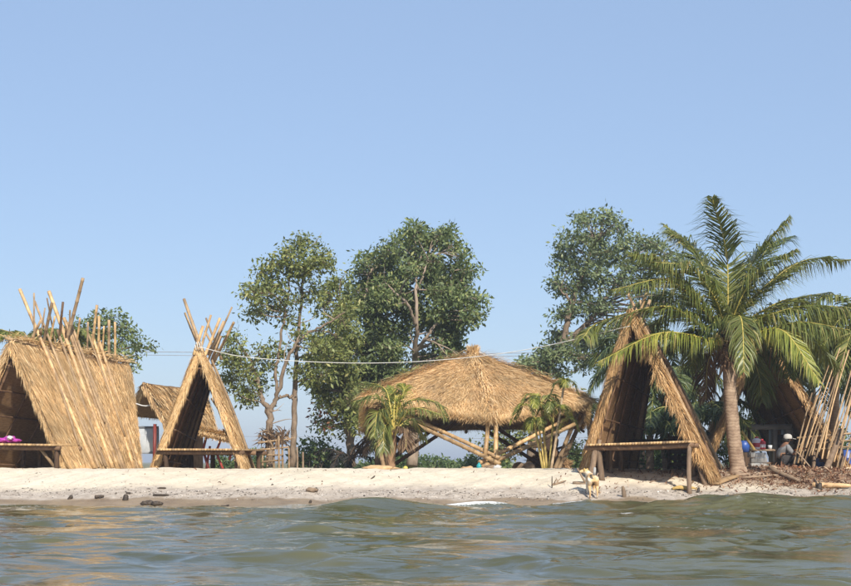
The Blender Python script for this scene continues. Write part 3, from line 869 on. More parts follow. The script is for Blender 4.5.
# tuft on the top
mb = MB(); n_ = 700
th = R.uniform(0, 6.28, n_); r0 = R.uniform(0, .13, n_)
root = A + np.stack([np.cos(th) * r0, np.sin(th) * r0, R.uniform(-.05, .2, n_)], 1)
tip = root + np.stack([np.cos(th) * .10, np.sin(th) * .10, R.choice([-.22, .16], n_) * R.uniform(.6, 1.2, n_)], 1)
strands(mb, root, (root + tip) / 2 + [0, 0, .03], tip, .025, unit(R.normal(0, 1, (n_, 3))))
tube(mb, [A + [0, 0, -.1], A + [0, 0, .12], A + [0, 0, .22]], [.16, .11, .06], 10)
mb.build('peak_tuft', 'straw', pv)['kind'] = 'stuff'
fe = lambda key, u, v=.8: patches[key].at(np.array(u), np.array(v), -.2)
for a, b_, r, mt_ in [  # front foot
        (P(500, 464, 35.2), P(390, 413, 37.0), .058, 'bamboo'), (P(499, 458, 35.35), P(402, 413, 37.2), .055, 'bamboo'),
        (P(482, 467, 35.3), P(575, 424, 37.0), .062, 'bamboo'), (P(479, 463, 35.5), P(575, 414, 37.4), .058, 'bamboo'),
        (P(485, 457, 35.5), P(489, 415, 35.8), .062, 'bamboo'), (P(496, 470, 35.4), P(496, 414, 35.8), .065, 'bamboo'),
        # rear pairs, seen from below
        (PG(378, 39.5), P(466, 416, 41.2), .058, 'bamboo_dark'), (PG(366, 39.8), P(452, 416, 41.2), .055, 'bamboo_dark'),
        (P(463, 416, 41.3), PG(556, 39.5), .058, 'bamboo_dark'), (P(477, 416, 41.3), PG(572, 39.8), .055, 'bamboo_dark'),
        # left foot
        (PG(385, 37.6), P(374, 418, 37.4), .06, 'bamboo_old'), (PG(389, 37.8), P(381, 410, 37.6), .06, 'bamboo_old'), (PG(381, 37.9), P(395, 405, 37.9), .055, 'bamboo_dark'),
        # right foot
        (PG(553, 37.8), P(578, 412, 37.6), .065, 'bamboo_old'), (PG(556, 38.0), P(584, 415, 38.4), .065, 'bamboo_old'), (PG(560, 38.2), P(545, 400, 38.2), .055, 'bamboo_dark')]:
    pole('bamboo_pole', a, b_, r, mt_, pv, 9, .004, .9, .32)
mb = MB(); tube(mb, np.array([PG(474, 39.5), P(474, 372, 38.9)]), .05, 8)
# ------------------------------------------------------------------ trees
def leaves(mb, centres, n_per, spread, size, rng, aspect=.42, droop=.35):
    c = np.repeat(np.asarray(centres), n_per, axis=0)
    n = len(c)
    off = rng.normal(0, 1, (n, 3)) * np.asarray(spread)
    p = c + off
    d = unit(rng.normal(0, 1, (n, 3)) + unit(off) * .5 - np.array([0, 0, droop]))
    s = unit(np.cross(d, rng.normal(0, 1, (n, 3)) + np.array([0, 0, .6])))
    L = (size * rng.uniform(.45, 1.6, n))[:, None]
    nrm = np.cross(d, s)
    V = np.stack([p, p + d * L * .5 - s * L * aspect * .5 + nrm * L * .05, p + d * L, p + d * L * .5 + s * L * aspect * .5 + nrm * L * .05], 1).reshape(-1, 3)
    o = (np.arange(n) * 4)[:, None]
    mb.add(V, o + np.array([0, 1, 2, 3]))

def tree(name, label, cat, base_px, Y, trunks, blobs, leaf, bark, seed, tw=18, npl=16, lsize=.16, depth=1.0, bare=0, limb=.045, group=None, spread=.17, extra=None, split=0):
    """trunks: lists of (px,py,dY,radius m); blobs: (px,py,r px[,dY]); every blob is fed by a limb from the nearest trunk point"""
    rng = np.random.default_rng(seed)
    t = thing(name, PG(base_px, Y), label, cat, group)
    s = Y / F
    mb = MB()
    nodes = []
    for tr in trunks:
        pts = np.array([P(a, b_, Y + d) for a, b_, d, r in tr]); rr = np.array([r for *_, r in tr])
        q = bez(pts, len(tr) * 6)
        q[1:-1] += rng.normal(0, .02, q[1:-1].shape)
        r_ = np.interp(np.linspace(0, 1, len(q)), np.linspace(0, 1, len(rr)), rr)
        tube(mb, q, r_, 9)
        nodes += list(zip(q[len(q) // 4:], r_[len(q) // 4:]))
    NP = np.array([n_[0] for n_ in nodes]); NR = np.array([n_[1] for n_ in nodes])
    lm = MB()
    cl = []
    if split:
        bb_ = []
        for bl in blobs:
            bb_.append((bl[0], bl[1], bl[2] * .62, *bl[3:]))
            for k in range(split):
                th_ = rng.uniform(0, 6.28)
                bb_.append((bl[0] + math.cos(th_) * bl[2] * .62, bl[1] + math.sin(th_) * bl[2] * .55, bl[2] * rng.uniform(.38, .55), (bl[3] if len(bl) > 3 else 0) + rng.normal(0, depth * .8)))
        blobs = bb_
    for bl in blobs:
        px_, py_, rp = bl[:3]
        c = P(px_, py_, Y + (bl[3] if len(bl) > 3 else rng.normal(0, depth * .5)))
        r = rp * s
        k = np.argmin(np.linalg.norm(NP - c, axis=1) + .9 * np.maximum(0, NP[:, 2] - c[2] + .2 * r))
        st = NP[k]
        mid = (st + c) / 2 + rng.normal(0, .10, 3) * np.linalg.norm(c - st) + [0, 0, .08 * np.linalg.norm(c - st)]
        q = bez([st, mid, c], 10)
        r0 = min(NR[k] * .7, (.024 if split else limb) * (1 + np.linalg.norm(c - st) * .25))
        tube(mb, q, np.linspace(r0, .010, 10), 6)
        m_ = max(4, int(tw * (rp / 20) ** 2))
        dirs = unit(rng.normal(0, 1, (m_, 3)))
        ends = c + dirs * r * np.array([1, .85, .85]) * (rng.uniform(.25, 1.0, m_) ** .6)[:, None]
        for e in ends:
            i0 = rng.integers(5, 10)
            tube(mb, bez([q[i0], (q[i0] + e) / 2 + rng.normal(0, .06, 3), e], 4), np.linspace(.009, .004, 4), 4, False)
        cl.append(ends)
    mb.build('trunk', bark, t, True)
    cl = np.concatenate(cl)
    leaves(lm, cl, npl, (spread, spread, spread * .75), lsize, rng)
    lm.build('crown', leaf, t)
    if bare:
        for k in range(bare):
            bm_ = MB()
            i0 = rng.integers(0, len(NP)); st = NP[i0]
            d = unit(np.array([rng.normal(), rng.normal() * .5, abs(rng.normal()) * .8 + .2])) * rng.uniform(.4, 1.0)
            tube(bm_, bez([st, st + d * .5 + rng.normal(0, .08, 3), st + d], 7), np.linspace(.022, .004, 7), 5)
            bm_.build('bare_branch', 'bark_pale', t, True)
    if extra:
        em, pts_, n_ = extra
        lm = MB(); leaves(lm, np.array([P(a, b_, Y - .4) for a, b_ in pts_]), n_, (.2, .2, .16), lsize, rng)
        lm.build('withered_leaves', em, t)
    return t

tree('broadleaf_tree', 'tall dense dark green tree with pale forked limbs rising behind the pavilion', 'tree', 412, 47,
     [[(412, 466, 0, .20), (414, 400, .2, .17), (415, 352, -.3, .09), (417, 322, -1.0, .06), (416, 290, -.9, .05), (418, 268, -.2, .035)], [(415, 356, -.4, .08), (428, 335, -1.2, .05), (440, 318, -1.0, .04), (452, 300, -.8, .03)],
      [(416, 325, -1.0, .05), (408, 305, -1.5, .045), (394, 291, -1.4, .035), (384, 280, -.8, .02)], [(414, 400, 0, .12), (385, 360, .3, .10), (368, 310, 0, .07), (368, 275, 0, .03)], [(417, 290, -.9, .04), (424, 272, -1.1, .03), (428, 258, -.8, .02)]],
     [(374, 258, 17), (388, 250, 17), (408, 238, 18), (425, 243, 17), (447, 240, 15), (458, 252, 13), (466, 276, 14), (455, 272, 19), (473, 302, 14), (464, 295, 18), (472, 318, 13), (458, 325, 18), (448, 345, 15), (455, 358, 10), (366, 280, 17), (362, 300, 18), (390, 275, 24),
      (420, 262, 22, .3), (440, 285, 20), (400, 305, 22, .3), (380, 300, 24), (370, 325, 22), (395, 335, 26, .3), (425, 320, 20, .3), (438, 312, 18), (372, 350, 24), (395, 365, 26), (360, 370, 22), (420, 360, 22, .3), (375, 390, 24), (400, 390, 22), (365, 410, 16), (350, 395, 18), (440, 335, 14), (345, 345, 16), (412, 300, 18, .3), (450, 300, 16), (405, 270, 14, -.3), (428, 268, 13, -.2), (432, 292, 13, -.3), (398, 292, 12, -.2)],
     'leaf_dark', 'bark_pale', 21, tw=42, npl=30, lsize=.14, depth=1.2, spread=.15, split=3)
tree('broadleaf_tree', 'mid green bushy tree with a russet lower twig beside the dense tree', 'tree', 352, 45,
     [[(352, 467, 0, .15), (348, 420, 0, .13), (342, 360, 0, .09), (340, 300, 0, .05)]],
     [(338, 285, 14), (325, 300, 14), (348, 300, 15), (335, 320, 18), (350, 335, 16), (322, 335, 12), (345, 365, 20), (325, 362, 14), (330, 385, 16), (352, 390, 18), (340, 405, 17), (322, 400, 10), (345, 425, 12), (328, 420, 10), (355, 415, 14), (318, 345, 10), (312, 358, 9), (310, 378, 9), (318, 390, 9), (334, 345, 14)],
     'leaf_mid', 'bark', 22, tw=42, npl=28, lsize=.135, depth=.9, spread=.15, split=2, extra=('leaf_red', [(318, 418), (325, 424), (330, 414), (322, 410)], 26))
tree('broadleaf_tree', 'airy sparse tree with thin pale bare branches and two slim trunks', 'tree', 281, 42,
     [[(270, 467, 0, .12), (270, 440, 0, .11), (269, 412, 0, .10), (262, 398, 0, .06), (255, 370, 0, .05), (240, 345, 0, .03), (226, 338, 0, .015)],
      [(269, 412, 0, .08), (277, 395, 0, .065), (285, 365, -.2, .055), (300, 340, -.3, .04), (325, 325, -.3, .03), (345, 312, -.3, .015)],
      [(277, 395, 0, .05), (276, 370, 0, .045), (282, 330, 0, .04), (288, 295, 0, .03), (292, 262, 0, .02)],
      [(292, 467, .6, .10), (294, 430, .6, .09), (295, 390, .6, .08), (297, 350, .5, .06), (301, 310, .4, .045), (303, 280, .3, .035), (305, 250, .3, .015)],
      [(295, 400, .6, .06), (288, 396, .5, .045), (278, 398, .4, .04), (274, 402, .3, .03)]],
     [(303, 246, 12), (318, 256, 13), (325, 262, 9), (290, 252, 12), (278, 262, 11), (296, 268, 13), (309, 270, 12), (262, 275, 10), (252, 292, 11), (262, 290, 10), (276, 285, 11), (254, 310, 10), (270, 308, 11), (282, 300, 9), (288, 315, 8), (312, 292, 8),
      (228, 352, 11), (238, 362, 11), (248, 372, 10), (232, 378, 11), (246, 392, 11), (258, 380, 9), (262, 352, 9), (236, 340, 8), (252, 400, 8), (300, 335, 9), (318, 345, 11), (330, 352, 10), (310, 365, 9), (296, 372, 8), (322, 375, 10), (338, 340, 9), (345, 325, 8), (280, 350, 9), (270, 365, 8), (300, 300, 8)],
     'leaf_mid', 'bark', 23, tw=44, npl=26, lsize=.125, depth=.8, bare=30, limb=.03, spread=.15)
tree('broadleaf_tree', 'tall grey green tree with open crown behind the tall shelter', 'tree', 560, 50,
     [[(530, 466, 0, .17), (535, 420, 0, .16), (545, 372, 0, .14), (562, 345, 0, .12), (570, 310, 0, .10), (582, 275, 0, .08), (595, 240, 0, .04)], [(562, 345, 0, .1), (590, 320, 0, .08), (615, 285, .3, .06), (635, 255, .3, .03)], [(573, 312, -.4, .05), (568, 298, -1.0, .05), (560, 290, -.8, .02)]],
     [(585, 222, 12), (603, 216, 12), (614, 228, 11), (598, 236, 16), (578, 238, 14), (566, 250, 13), (560, 265, 11), (575, 265, 15), (594, 258, 16), (612, 252, 13), (556, 285, 8), (568, 288, 11), (585, 285, 16), (604, 280, 15), (560, 315, 8), (572, 312, 9), (588, 310, 14), (606, 305, 14), (626, 245, 9), (642, 240, 9), (654, 246, 8), (632, 262, 12), (650, 262, 12),
      (622, 285, 15), (645, 285, 15), (635, 310, 15), (660, 270, 10), (660, 300, 12), (558, 336, 13), (572, 345, 13), (548, 358, 12), (560, 370, 14), (586, 340, 14), (580, 362, 12), (540, 372, 9), (602, 335, 13), (598, 360, 12), (615, 330, 12), (530, 366, 7), (618, 355, 12), (668, 255, 11), (676, 280, 12), (672, 308, 12), (655, 330, 13), (636, 336, 12), (520, 366, 7), (545, 350, 9), (535, 360, 9), (690, 300, 10), (684, 262, 9)],
     'leaf_grey', 'bark', 24, tw=44, npl=28, lsize=.14, depth=1.2, spread=.155, split=2)
tree('broadleaf_tree', 'spreading leafy tree behind the poles of the wide shelter', 'tree', 95, 44,
     [[(92, 467, 0, .14), (93, 420, 0, .12), (96, 370, 0, .09), (104, 340, 0, .05)], [(96, 370, 0, .06), (120, 350, 0, .04), (148, 347, 0, .015)]],
     [(100, 316, 8), (113, 318, 8), (124, 325, 8), (106, 332, 11), (122, 338, 9), (136, 338, 6), (134, 347, 8), (148, 348, 5), (118, 352, 9), (126, 360, 7), (95, 330, 11), (88, 345, 12), (105, 350, 12), (80, 328, 9), (72, 340, 10), (130, 366, 5)],
     'leaf_dark', 'bark', 25, tw=46, npl=22, lsize=.13, depth=.7, spread=.13)
tree('broadleaf_tree', 'dark trunked tree with low foliage standing behind the pavilion legs', 'tree', 553, 46,
     [[(550, 467, 0, .30), (551, 445, 0, .24), (553, 415, 0, .22), (556, 380, 0, .14)], [(553, 425, 0, .12), (540, 405, 0, .08), (525, 392, 0, .04)]],
     [(540, 398, 14), (560, 395, 14), (575, 405, 12), (525, 400, 12), (505, 425, 14), (495, 440, 15), (510, 445, 14), (488, 450, 12), (520, 430, 12), (500, 458, 12), (575, 445, 10), (585, 455, 10)],
     'leaf_mid', 'wood_dark', 26, tw=26, npl=16, lsize=.15, depth=.9, spread=.16)

def bush(px_, py_, rx, ry, Y, label, leaf='leaf_bush', seed=0, n=70, lsize=.14, npl=14):
    rng = np.random.default_rng(seed + 100)
    g_ = PG(px_, Y)
    t = thing('bush', g_, label, 'bush', 'bushes behind the beach')
    s = Y / F
    top = P(px_, py_ - ry, Y)[2]
    h = top - g_[2]
    n = max(n, int(n * rx / 22))
    th = rng.uniform(0, 6.28, n); rr_ = rng.uniform(0, 1, n) ** .5
    x = np.cos(th) * rr_ * rx * s; y = np.sin(th) * rr_ * .8
    zt = h * (.35 + .65 * rng.uniform(0, 1, n) ** .7) * (1 - .55 * rr_ ** 2) * (1 + .15 * np.sin(x * 3 + seed))
    c = np.stack([g_[0] + x, g_[1] + y, g_[2] + np.maximum(.1, zt)], 1)
    mb = MB()
    for k in range(0, n, 2):
        b0 = g_ + [x[k] * .35, y[k] * .35, -.03]
        tube(mb, bez([b0, (b0 + c[k]) / 2 + rng.normal(0, .05, 3), c[k]], 5), np.linspace(.018, .005, 5), 5, False)
    mb.build('stem', 'bark', t, True)
    lm = MB(); leaves(lm, c, npl, (.16, .16, .13), lsize, rng, .5)
    lm.build('foliage', leaf, t)
    return t
for k, (px_, py_, rx, ry, Y, lab) in enumerate([
        (311, 452, 17, 20, 46, 'rounded green bush beside the slim trunks of the sparse tree'), (330, 460, 14, 8, 48, 'low bush beside the blackened palm'),
        (410, 463, 18, 7, 62, 'far low bush behind the young coconut palm'), (436, 462, 16, 7, 66, 'far low bush seen under the left poles of the pavilion'), (455, 465, 12, 5, 70, 'lowest far bush seen under the middle of the pavilion'),
        (475, 462, 12, 9, 60, 'far bush seen behind the front foot of the pavilion'), (610, 458, 16, 10, 44, 'bright bush behind the left legs of the long platform'), (645, 460, 20, 8, 46, 'bright bush behind the middle of the long platform'),
        (668, 459, 14, 9, 43, 'bush beside the slatted bench end under the platform'), (575, 458, 12, 10, 52, 'bush behind the right foot of the pavilion'), (225, 461, 12, 7, 58, 'low bush behind the red posts of the far hut'),
        (258, 458, 10, 10, 56, 'bush behind the rickety stick stall'), (372, 464, 14, 5, 60, 'low bush behind the left foot of the pavilion'), (735, 440, 18, 26, 44, 'bush behind the tall palm trunk'), (690, 450, 16, 16, 41, 'leafy bush between the tall shelter and the kitchen hut'), (625, 455, 12, 12, 40, 'leafy bush close behind the tall shelter'), (830, 440, 26, 24, 46, 'broad bush behind the bare pole frame'), (500, 464, 10, 6, 64, 'far low bush right of the front foot of the pavilion'), (395, 462, 12, 8, 58, 'far bush right behind the young coconut palm'), (20, 455, 20, 14, 50, 'bush behind the wide shelter')]):
    bush(px_, py_, rx, ry, Y, lab, seed=k)

# ------------------------------------------------------------------ palms
def frond(t, pts, nl=46, ll=.62, droop=.5, leaf='frond', rach='rachis', r0=.028, rng=R, wid=.042, vee=.55, start=.14, up=None, fwd=.42):
    """midrib along control points, leaflets on both sides hanging more towards their tips"""
    q = bez(pts, 22)
    mb = MB(); tube(mb, q, np.linspace(r0, .005, 22), 6)
    fo_ = mb.build('frond', rach, t, True)
    s = np.sort(np.concatenate([np.linspace(start, .995, nl)] * 2)) + rng.normal(0, .004, nl * 2)
    s = np.clip(s, start * .8, .999)
    x = s * 21; i = np.minimum(x.astype(int), 20); f_ = (x - i)[:, None]
    root = q[i] * (1 - f_) + q[i + 1] * f_
    T = unit(q[i + 1] - q[i])
    upv = np.array([0, 0, 1.]) if up is None else unit(up)
    side = unit(np.cross(T, upv + .001))
    nrm = np.cross(side, T)
    sg = np.where(np.arange(nl * 2) % 2 == 0, 1., -1.)[:, None]
    L = (ll * (np.sin(np.clip((s - start) / (1 - start), 0, 1) * math.pi * .86 + .34) ** .7) * rng.uniform(.85, 1.12, nl * 2))[:, None]
    d0 = unit(side * sg * .85 + T * (fwd + .38 * s[:, None]) + nrm * (vee - .35) + rng.normal(0, .13, (nl * 2, 3)))
    g_ = np.array([0, 0, -1.])
    dr_ = (droop * rng.uniform(.7, 1.5, nl * 2))[:, None]
    mid = root + d0 * L * .5 + g_ * L * dr_ * .18
    tip = root + d0 * L * .85 + g_ * L * dr_ * .8
    # keep the length
    tip = mid + unit(tip - mid) * L * .5
    bl = unit(np.cross(d0, nrm * .9 + .4 * rng.normal(0, 1, (nl * 2, 3))))
    lm = MB(); strands(lm, root, mid, tip, wid * rng.uniform(.75, 1.2, nl * 2), bl)
    o = lm.build('leaflets', leaf, fo_)
    o['kind'] = 'stuff'
    return fo_

def arc(o, d, length, rise, sag, rng=R):
    """control points of a frond leaving o in horizontal direction d"""
    d = unit(np.array([d[0], d[1], 0.]))
    pts = []
    for s in (0, .3, .62, 1.0):
        pts.append(o + d * length * (s * (1 - .18 * s)) + np.array([0, 0, rise * length * (s - .35 * s * s) - sag * length * s ** 2.4]))
    return pts

# tall coconut palm
YP = 31.9
tp = thing('coconut_palm', PG(739, YP, -.05), 'tall coconut palm with ringed leaning trunk beside the tall shelter', 'palm')
mb = MB()
ctr = [PG(739, YP, -.08), P(737.5, 466, YP), P(734, 440, YP), P(731, 405, YP), P(729, 372, YP), P(728, 350, YP)]
q = bez(ctr, 60)
rr_ = np.interp(np.linspace(0, 1, 60), [0, .07, .2, .6, 1], [.34, .24, .172, .15, .135])
rr_ = rr_ * (1 + .035 * np.sin(np.arange(60) * 2.1) + R.normal(0, .012, 60))
tube(mb, q, rr_, 18)
mb.build('trunk', 'palm_bark', tp, True)
mb = MB(); n_ = 500
th = R.uniform(0, 6.28, n_); zc = R.uniform(-.35, .45, n_)
root = P(727, 348, YP) + np.stack([np.cos(th) * .17, np.sin(th) * .17, zc], 1)
tip = root + np.stack([np.cos(th) * .22, np.sin(th) * .22, R.uniform(-.5, .25, n_)], 1) * R.uniform(.4, 1.1, (n_, 1))
strands(mb, root, (root + tip) / 2 + R.normal(0, .02, (n_, 3)), tip, .07, unit(np.stack([-np.sin(th), np.cos(th), 0 * th], 1)))
mb.build('fibre_sheath', 'fibre', tp)['kind'] = 'stuff'
for k in range(9):      # cut leaf stubs
    th_ = k * 2.4
    a = P(727, 352 - k * 2.4, YP)
    mb = MB(); tube(mb, bez([a, a + [math.cos(th_) * .25, math.sin(th_) * .25, .12], a + [math.cos(th_) * .42, math.sin(th_) * .42, .02]], 6), np.linspace(.06, .03, 6), 7)
    mb.build('leaf_stub', 'fibre', tp, True)
for k, (dx, dz) in enumerate(((-.22, .02), (-.3, .12), (.2, .0))):
    mb = MB(); lump(mb, P(727, 343, YP) + [dx, -.25, dz], (.09, .09, .11), k, .06); mb.build('coconut', 'stem_green', tp, True)
O = (727, 338)
# (path of pixels, dY at mid, dY at tip, leaf, leaflet length, droop, count)
FR = [([(728, 300), (726, 250), (712, 197)], .2, -.3, 'frond', .82, .55, 60), ([(738, 300), (757, 255), (789, 217)], .3, .2, 'frond', .76, .7, 58),
      ([(745, 305), (800, 262), (849, 260)], .3, .6, 'frond', .62, .7, 50), ([(714, 290), (690, 245), (668, 232)], .6, .9, 'frond', .62, .5, 46),
      ([(700, 300), (660, 262), (628, 252)], -.2, -.6, 'frond', .62, .6, 50), ([(705, 312), (668, 280), (612, 290)], -.6, -1.4, 'frond', .60, .8, 50),
      ([(700, 325), (665, 306), (600, 322), (583, 338)], -.7, -1.3, 'frond', .60, .85, 56), ([(705, 338), (660, 333), (598, 362)], -1.1, -2.1, 'frond_yellow', .55, .95, 54),
      ([(762, 318), (805, 306), (858, 308)], -.7, -1.2, 'frond', .62, .95, 54), ([(765, 332), (800, 322), (850, 330)], -1.0, -1.9, 'frond', .60, .95, 50),
      ([(755, 333), (785, 332), (820, 383)], -1.3, -2.3, 'frond_yellow', .55, .8, 54), ([(735, 318), (742, 322), (744, 372)], -1.4, -2.0, 'frond', .50, .9, 44),
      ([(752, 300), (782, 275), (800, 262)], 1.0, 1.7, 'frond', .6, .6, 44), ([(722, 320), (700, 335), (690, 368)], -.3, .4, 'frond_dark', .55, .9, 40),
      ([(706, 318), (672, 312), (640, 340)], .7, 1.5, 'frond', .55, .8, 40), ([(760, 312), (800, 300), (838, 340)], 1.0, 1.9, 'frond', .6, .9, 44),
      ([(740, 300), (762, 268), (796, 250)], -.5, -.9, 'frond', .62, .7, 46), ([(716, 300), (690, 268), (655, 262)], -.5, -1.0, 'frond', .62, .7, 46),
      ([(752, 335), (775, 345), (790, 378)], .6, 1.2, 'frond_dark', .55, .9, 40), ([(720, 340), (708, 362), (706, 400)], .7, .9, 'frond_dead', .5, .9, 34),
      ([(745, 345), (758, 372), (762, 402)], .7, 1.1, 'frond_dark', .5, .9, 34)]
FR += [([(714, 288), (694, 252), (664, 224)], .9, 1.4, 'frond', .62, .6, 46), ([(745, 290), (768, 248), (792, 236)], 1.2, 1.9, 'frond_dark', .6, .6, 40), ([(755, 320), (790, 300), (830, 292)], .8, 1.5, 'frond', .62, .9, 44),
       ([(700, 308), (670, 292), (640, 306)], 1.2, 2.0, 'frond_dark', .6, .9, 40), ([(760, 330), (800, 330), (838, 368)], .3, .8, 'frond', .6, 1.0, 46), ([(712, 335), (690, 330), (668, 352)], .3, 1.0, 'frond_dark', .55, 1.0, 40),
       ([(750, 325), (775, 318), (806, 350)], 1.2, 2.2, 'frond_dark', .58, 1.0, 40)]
for pth, dm, dt, lf, ll, dr, nl in FR:
    full = [P(O[0], O[1], YP)]
    m_ = len(pth)
    for i, (a, b_) in enumerate(pth):
        full.append(P(a, b_, YP + (dm * .4 if i == 0 else dm if i < m_ - 1 else dt)))
    ryl = 'rachis_y' if lf in ('frond', 'frond_yellow') else 'rachis'
    frond(tp, full, int(nl * 2.6), ll * 1.5, dr * 1.1, lf, ryl, .024, wid=.032, fwd=.62)

def rand_palm(name, label, px_, Y, h, nf, fl, leaf, trunk_r=.14, seed=0, droop=.8, lean=0.0, trunk='palm_bark', nl=34, ll=.5, group=None, rise=(.25, 1.0), rach='rachis', wid=.045):
    rng = np.random.default_rng(seed + 300)
    b_ = PG(px_, Y, -.05)
    t = thing(name, b_, label, 'palm', group)
    top = b_ + [lean, 0, h]
    mb = MB(); q = bez([b_, (b_ + top) / 2 + [lean * .1, 0, 0], top], 24)
    tube(mb, q, np.interp(np.linspace(0, 1, 24), [0, .12, 1], [trunk_r * 1.4, trunk_r, trunk_r * .8]) * (1 + .05 * np.sin(np.arange(24) * 2.2)), 12)
    mb.build('trunk', trunk, t, True)
    for k in range(nf):
        th_ = k * 2.399 + rng.normal(0, .2)
        rs = rng.uniform(*rise)
        frond(t, arc(top, (math.cos(th_), math.sin(th_)), fl * rng.uniform(.8, 1.1), rs, rng.uniform(.35, .75)), nl, ll, droop, leaf, rach, .022, rng, wid)
    return t
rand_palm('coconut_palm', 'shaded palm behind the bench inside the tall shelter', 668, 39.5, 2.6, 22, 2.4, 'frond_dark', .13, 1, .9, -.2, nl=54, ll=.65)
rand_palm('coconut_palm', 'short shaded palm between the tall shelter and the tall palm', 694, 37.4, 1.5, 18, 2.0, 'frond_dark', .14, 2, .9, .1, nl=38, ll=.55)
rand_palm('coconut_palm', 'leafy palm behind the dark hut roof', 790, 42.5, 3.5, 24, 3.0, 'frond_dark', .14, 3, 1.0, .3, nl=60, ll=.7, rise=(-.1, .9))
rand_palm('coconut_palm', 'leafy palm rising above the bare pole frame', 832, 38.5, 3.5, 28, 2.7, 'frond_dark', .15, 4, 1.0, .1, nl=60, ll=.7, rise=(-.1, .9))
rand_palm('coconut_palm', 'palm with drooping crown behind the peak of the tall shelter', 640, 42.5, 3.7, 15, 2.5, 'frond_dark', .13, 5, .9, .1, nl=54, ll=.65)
rand_palm('coconut_palm', 'small palm whose fronds show behind the crossed poles of the wide shelter', 62, 42, 4.1, 16, 1.6, 'frond', .12, 6, .7, 0, nl=30, ll=.4, rise=(.4, 1.0))
rand_palm('coconut_palm', 'palm showing a few frond tips behind the ridge of the wide shelter', 24, 41, 3.9, 14, 1.5, 'frond', .12, 7, .7, 0, nl=30, ll=.4, rise=(.4, 1.0))
rand_palm('coconut_palm', 'palm with hanging fronds behind the right end of the pavilion roof', 598, 43, 2.1, 12, 1.6, 'frond_dark', .12, 8, .9, -.3, nl=32, ll=.45)

rand_palm('coconut_palm', 'dense palm filling the gap behind the bare pole frame', 812, 45, 4.1, 28, 3.1, 'frond', .14, 11, 1.0, 0, nl=56, ll=.7, rise=(-.1, .9))
rand_palm('coconut_palm', 'low palm with broad fronds behind the kitchen hut opening', 745, 44.5, 1.6, 20, 2.4, 'frond', .14, 12, 1.0, 0, nl=50, ll=.65, rise=(.0, .9))
rand_palm('coconut_palm', 'palm with many thin stems of shade behind the tall shelter opening', 650, 37.8, 1.1, 16, 1.9, 'frond_dark', .12, 13, .9, 0, nl=44, ll=.55, rise=(.4, 1.3))
rand_palm('coconut_palm', 'palm at the edge of the beach past the bare pole frame', 868, 36.5, 3.9, 26, 2.6, 'frond', .14, 14, 1.0, 0, nl=56, ll=.65, rise=(-.1, .9))
# blackened palm
rand_palm('burnt_palm', 'blackened half dead palm beside the pavilion', 347, 41.5, .55, 9, 1.35, 'frond_charred', .13, 9, .8, .05, 'wood', 24, .35, None, (.3, .9), 'wood_dark', .05)
rand_palm('burnt_palm', 'clump of dead brown palm leaves against the left foot of the pavilion', 378, 40.0, 1.2, 12, 1.0, 'frond_dead', .10, 10, 1.0, .0, 'wood', 22, .35, None, (-.2, .3), 'wood', .05)

# young coconut palm in front of the pavilion
YC = 34.4
t = thing('young_coconut_palm', PG(391, YC, -.03), 'young coconut palm with short trunk in front of the pavilion', 'palm')
mb = MB(); q = bez([PG(391, YC, -.05), P(391, 460, YC), P(393, 444, YC), P(394, 430, YC)], 20)
tube(mb, q, np.interp(np.linspace(0, 1, 20), [0, .5, 1], [.125, .095, .06]) * (1 + .05 * np.sin(np.arange(20) * 2.2)), 12); mb.build('trunk', 'fibre', t, True)
for pth, dt, lf in [([(388, 412), (376, 396), (353, 402)], -.3, 'frond'), ([(390, 405), (384, 388), (366, 382)], .3, 'frond'), ([(394, 410), (395, 396), (390, 386)], .4, 'frond_yellow'), ([(400, 414), (412, 400), (436, 402), (446, 418)], -.4, 'frond'),
                    ([(402, 418), (416, 408), (440, 414)], -.9, 'frond'), ([(386, 420), (378, 412), (374, 436)], -.7, 'frond'), ([(402, 424), (414, 420), (424, 440)], .5, 'frond'), ([(398, 405), (404, 392), (402, 384)], .2, 'frond_yellow'), ([(388, 425), (384, 430), (384, 452)], -.5, 'frond'), ([(400, 428), (406, 430), (406, 448)], -.4, 'frond_dead'), ([(389, 412), (383, 405), (382, 425)], .3, 'frond_dead')]:
    full = [P(394, 438, YC)] + [P(a, b_, YC + dt * (i + 1) / len(pth)) for i, (a, b_) in enumerate(pth)]
    frond(t, full, 50, .58, .8, lf, 'rachis_y' if lf != 'frond_dead' else 'rachis', .022, wid=.03, start=.22, fwd=.6)

# clump of slender areca palms
t = thing('areca_palm', PG(547, 34.2), 'clump of slender areca palms with thin yellow stems before the pavilion', 'palm')
for k, (a, m_, b_, mt_, r, nf, fl) in enumerate([((543, 470), (537, 440), (532, 408), 'stem_green', .030, 6, .62), ((547, 470), (545, 440), (541, 402), 'stem_green', .036, 7, .75), ((549, 470), (550, 445), (554, 410), 'stem_green', .030, 6, .62),
                                                 ((551, 470), (557, 430), (564, 384), 'stem_pale', .036, 4, .42), ((545, 470), (542, 446), (538, 420), 'stem_green', .026, 4, .5)]):
    Yk = 34.2 + R.uniform(-.2, .2)
    base = PG(a[0], Yk, -.03)
    pole('stem', base, P(*b_, Yk), r, mt_, t, 8, .006, .75, .22)
    top = P(b_[0], b_[1] , Yk)
    for j in range(nf):
        th_ = j * 2.399 + k
        if k == 3: th_ = j * 1.6
        frond(t, arc(top, (math.cos(th_), math.sin(th_)), fl * R.uniform(.85, 1.1), R.uniform(.7, 1.3), R.uniform(.75, 1.15)), 26, .26, .5, 'frond' if (j + k) % 2 else 'frond_yellow', 'rachis', .012, wid=.026, start=.2, fwd=.6)
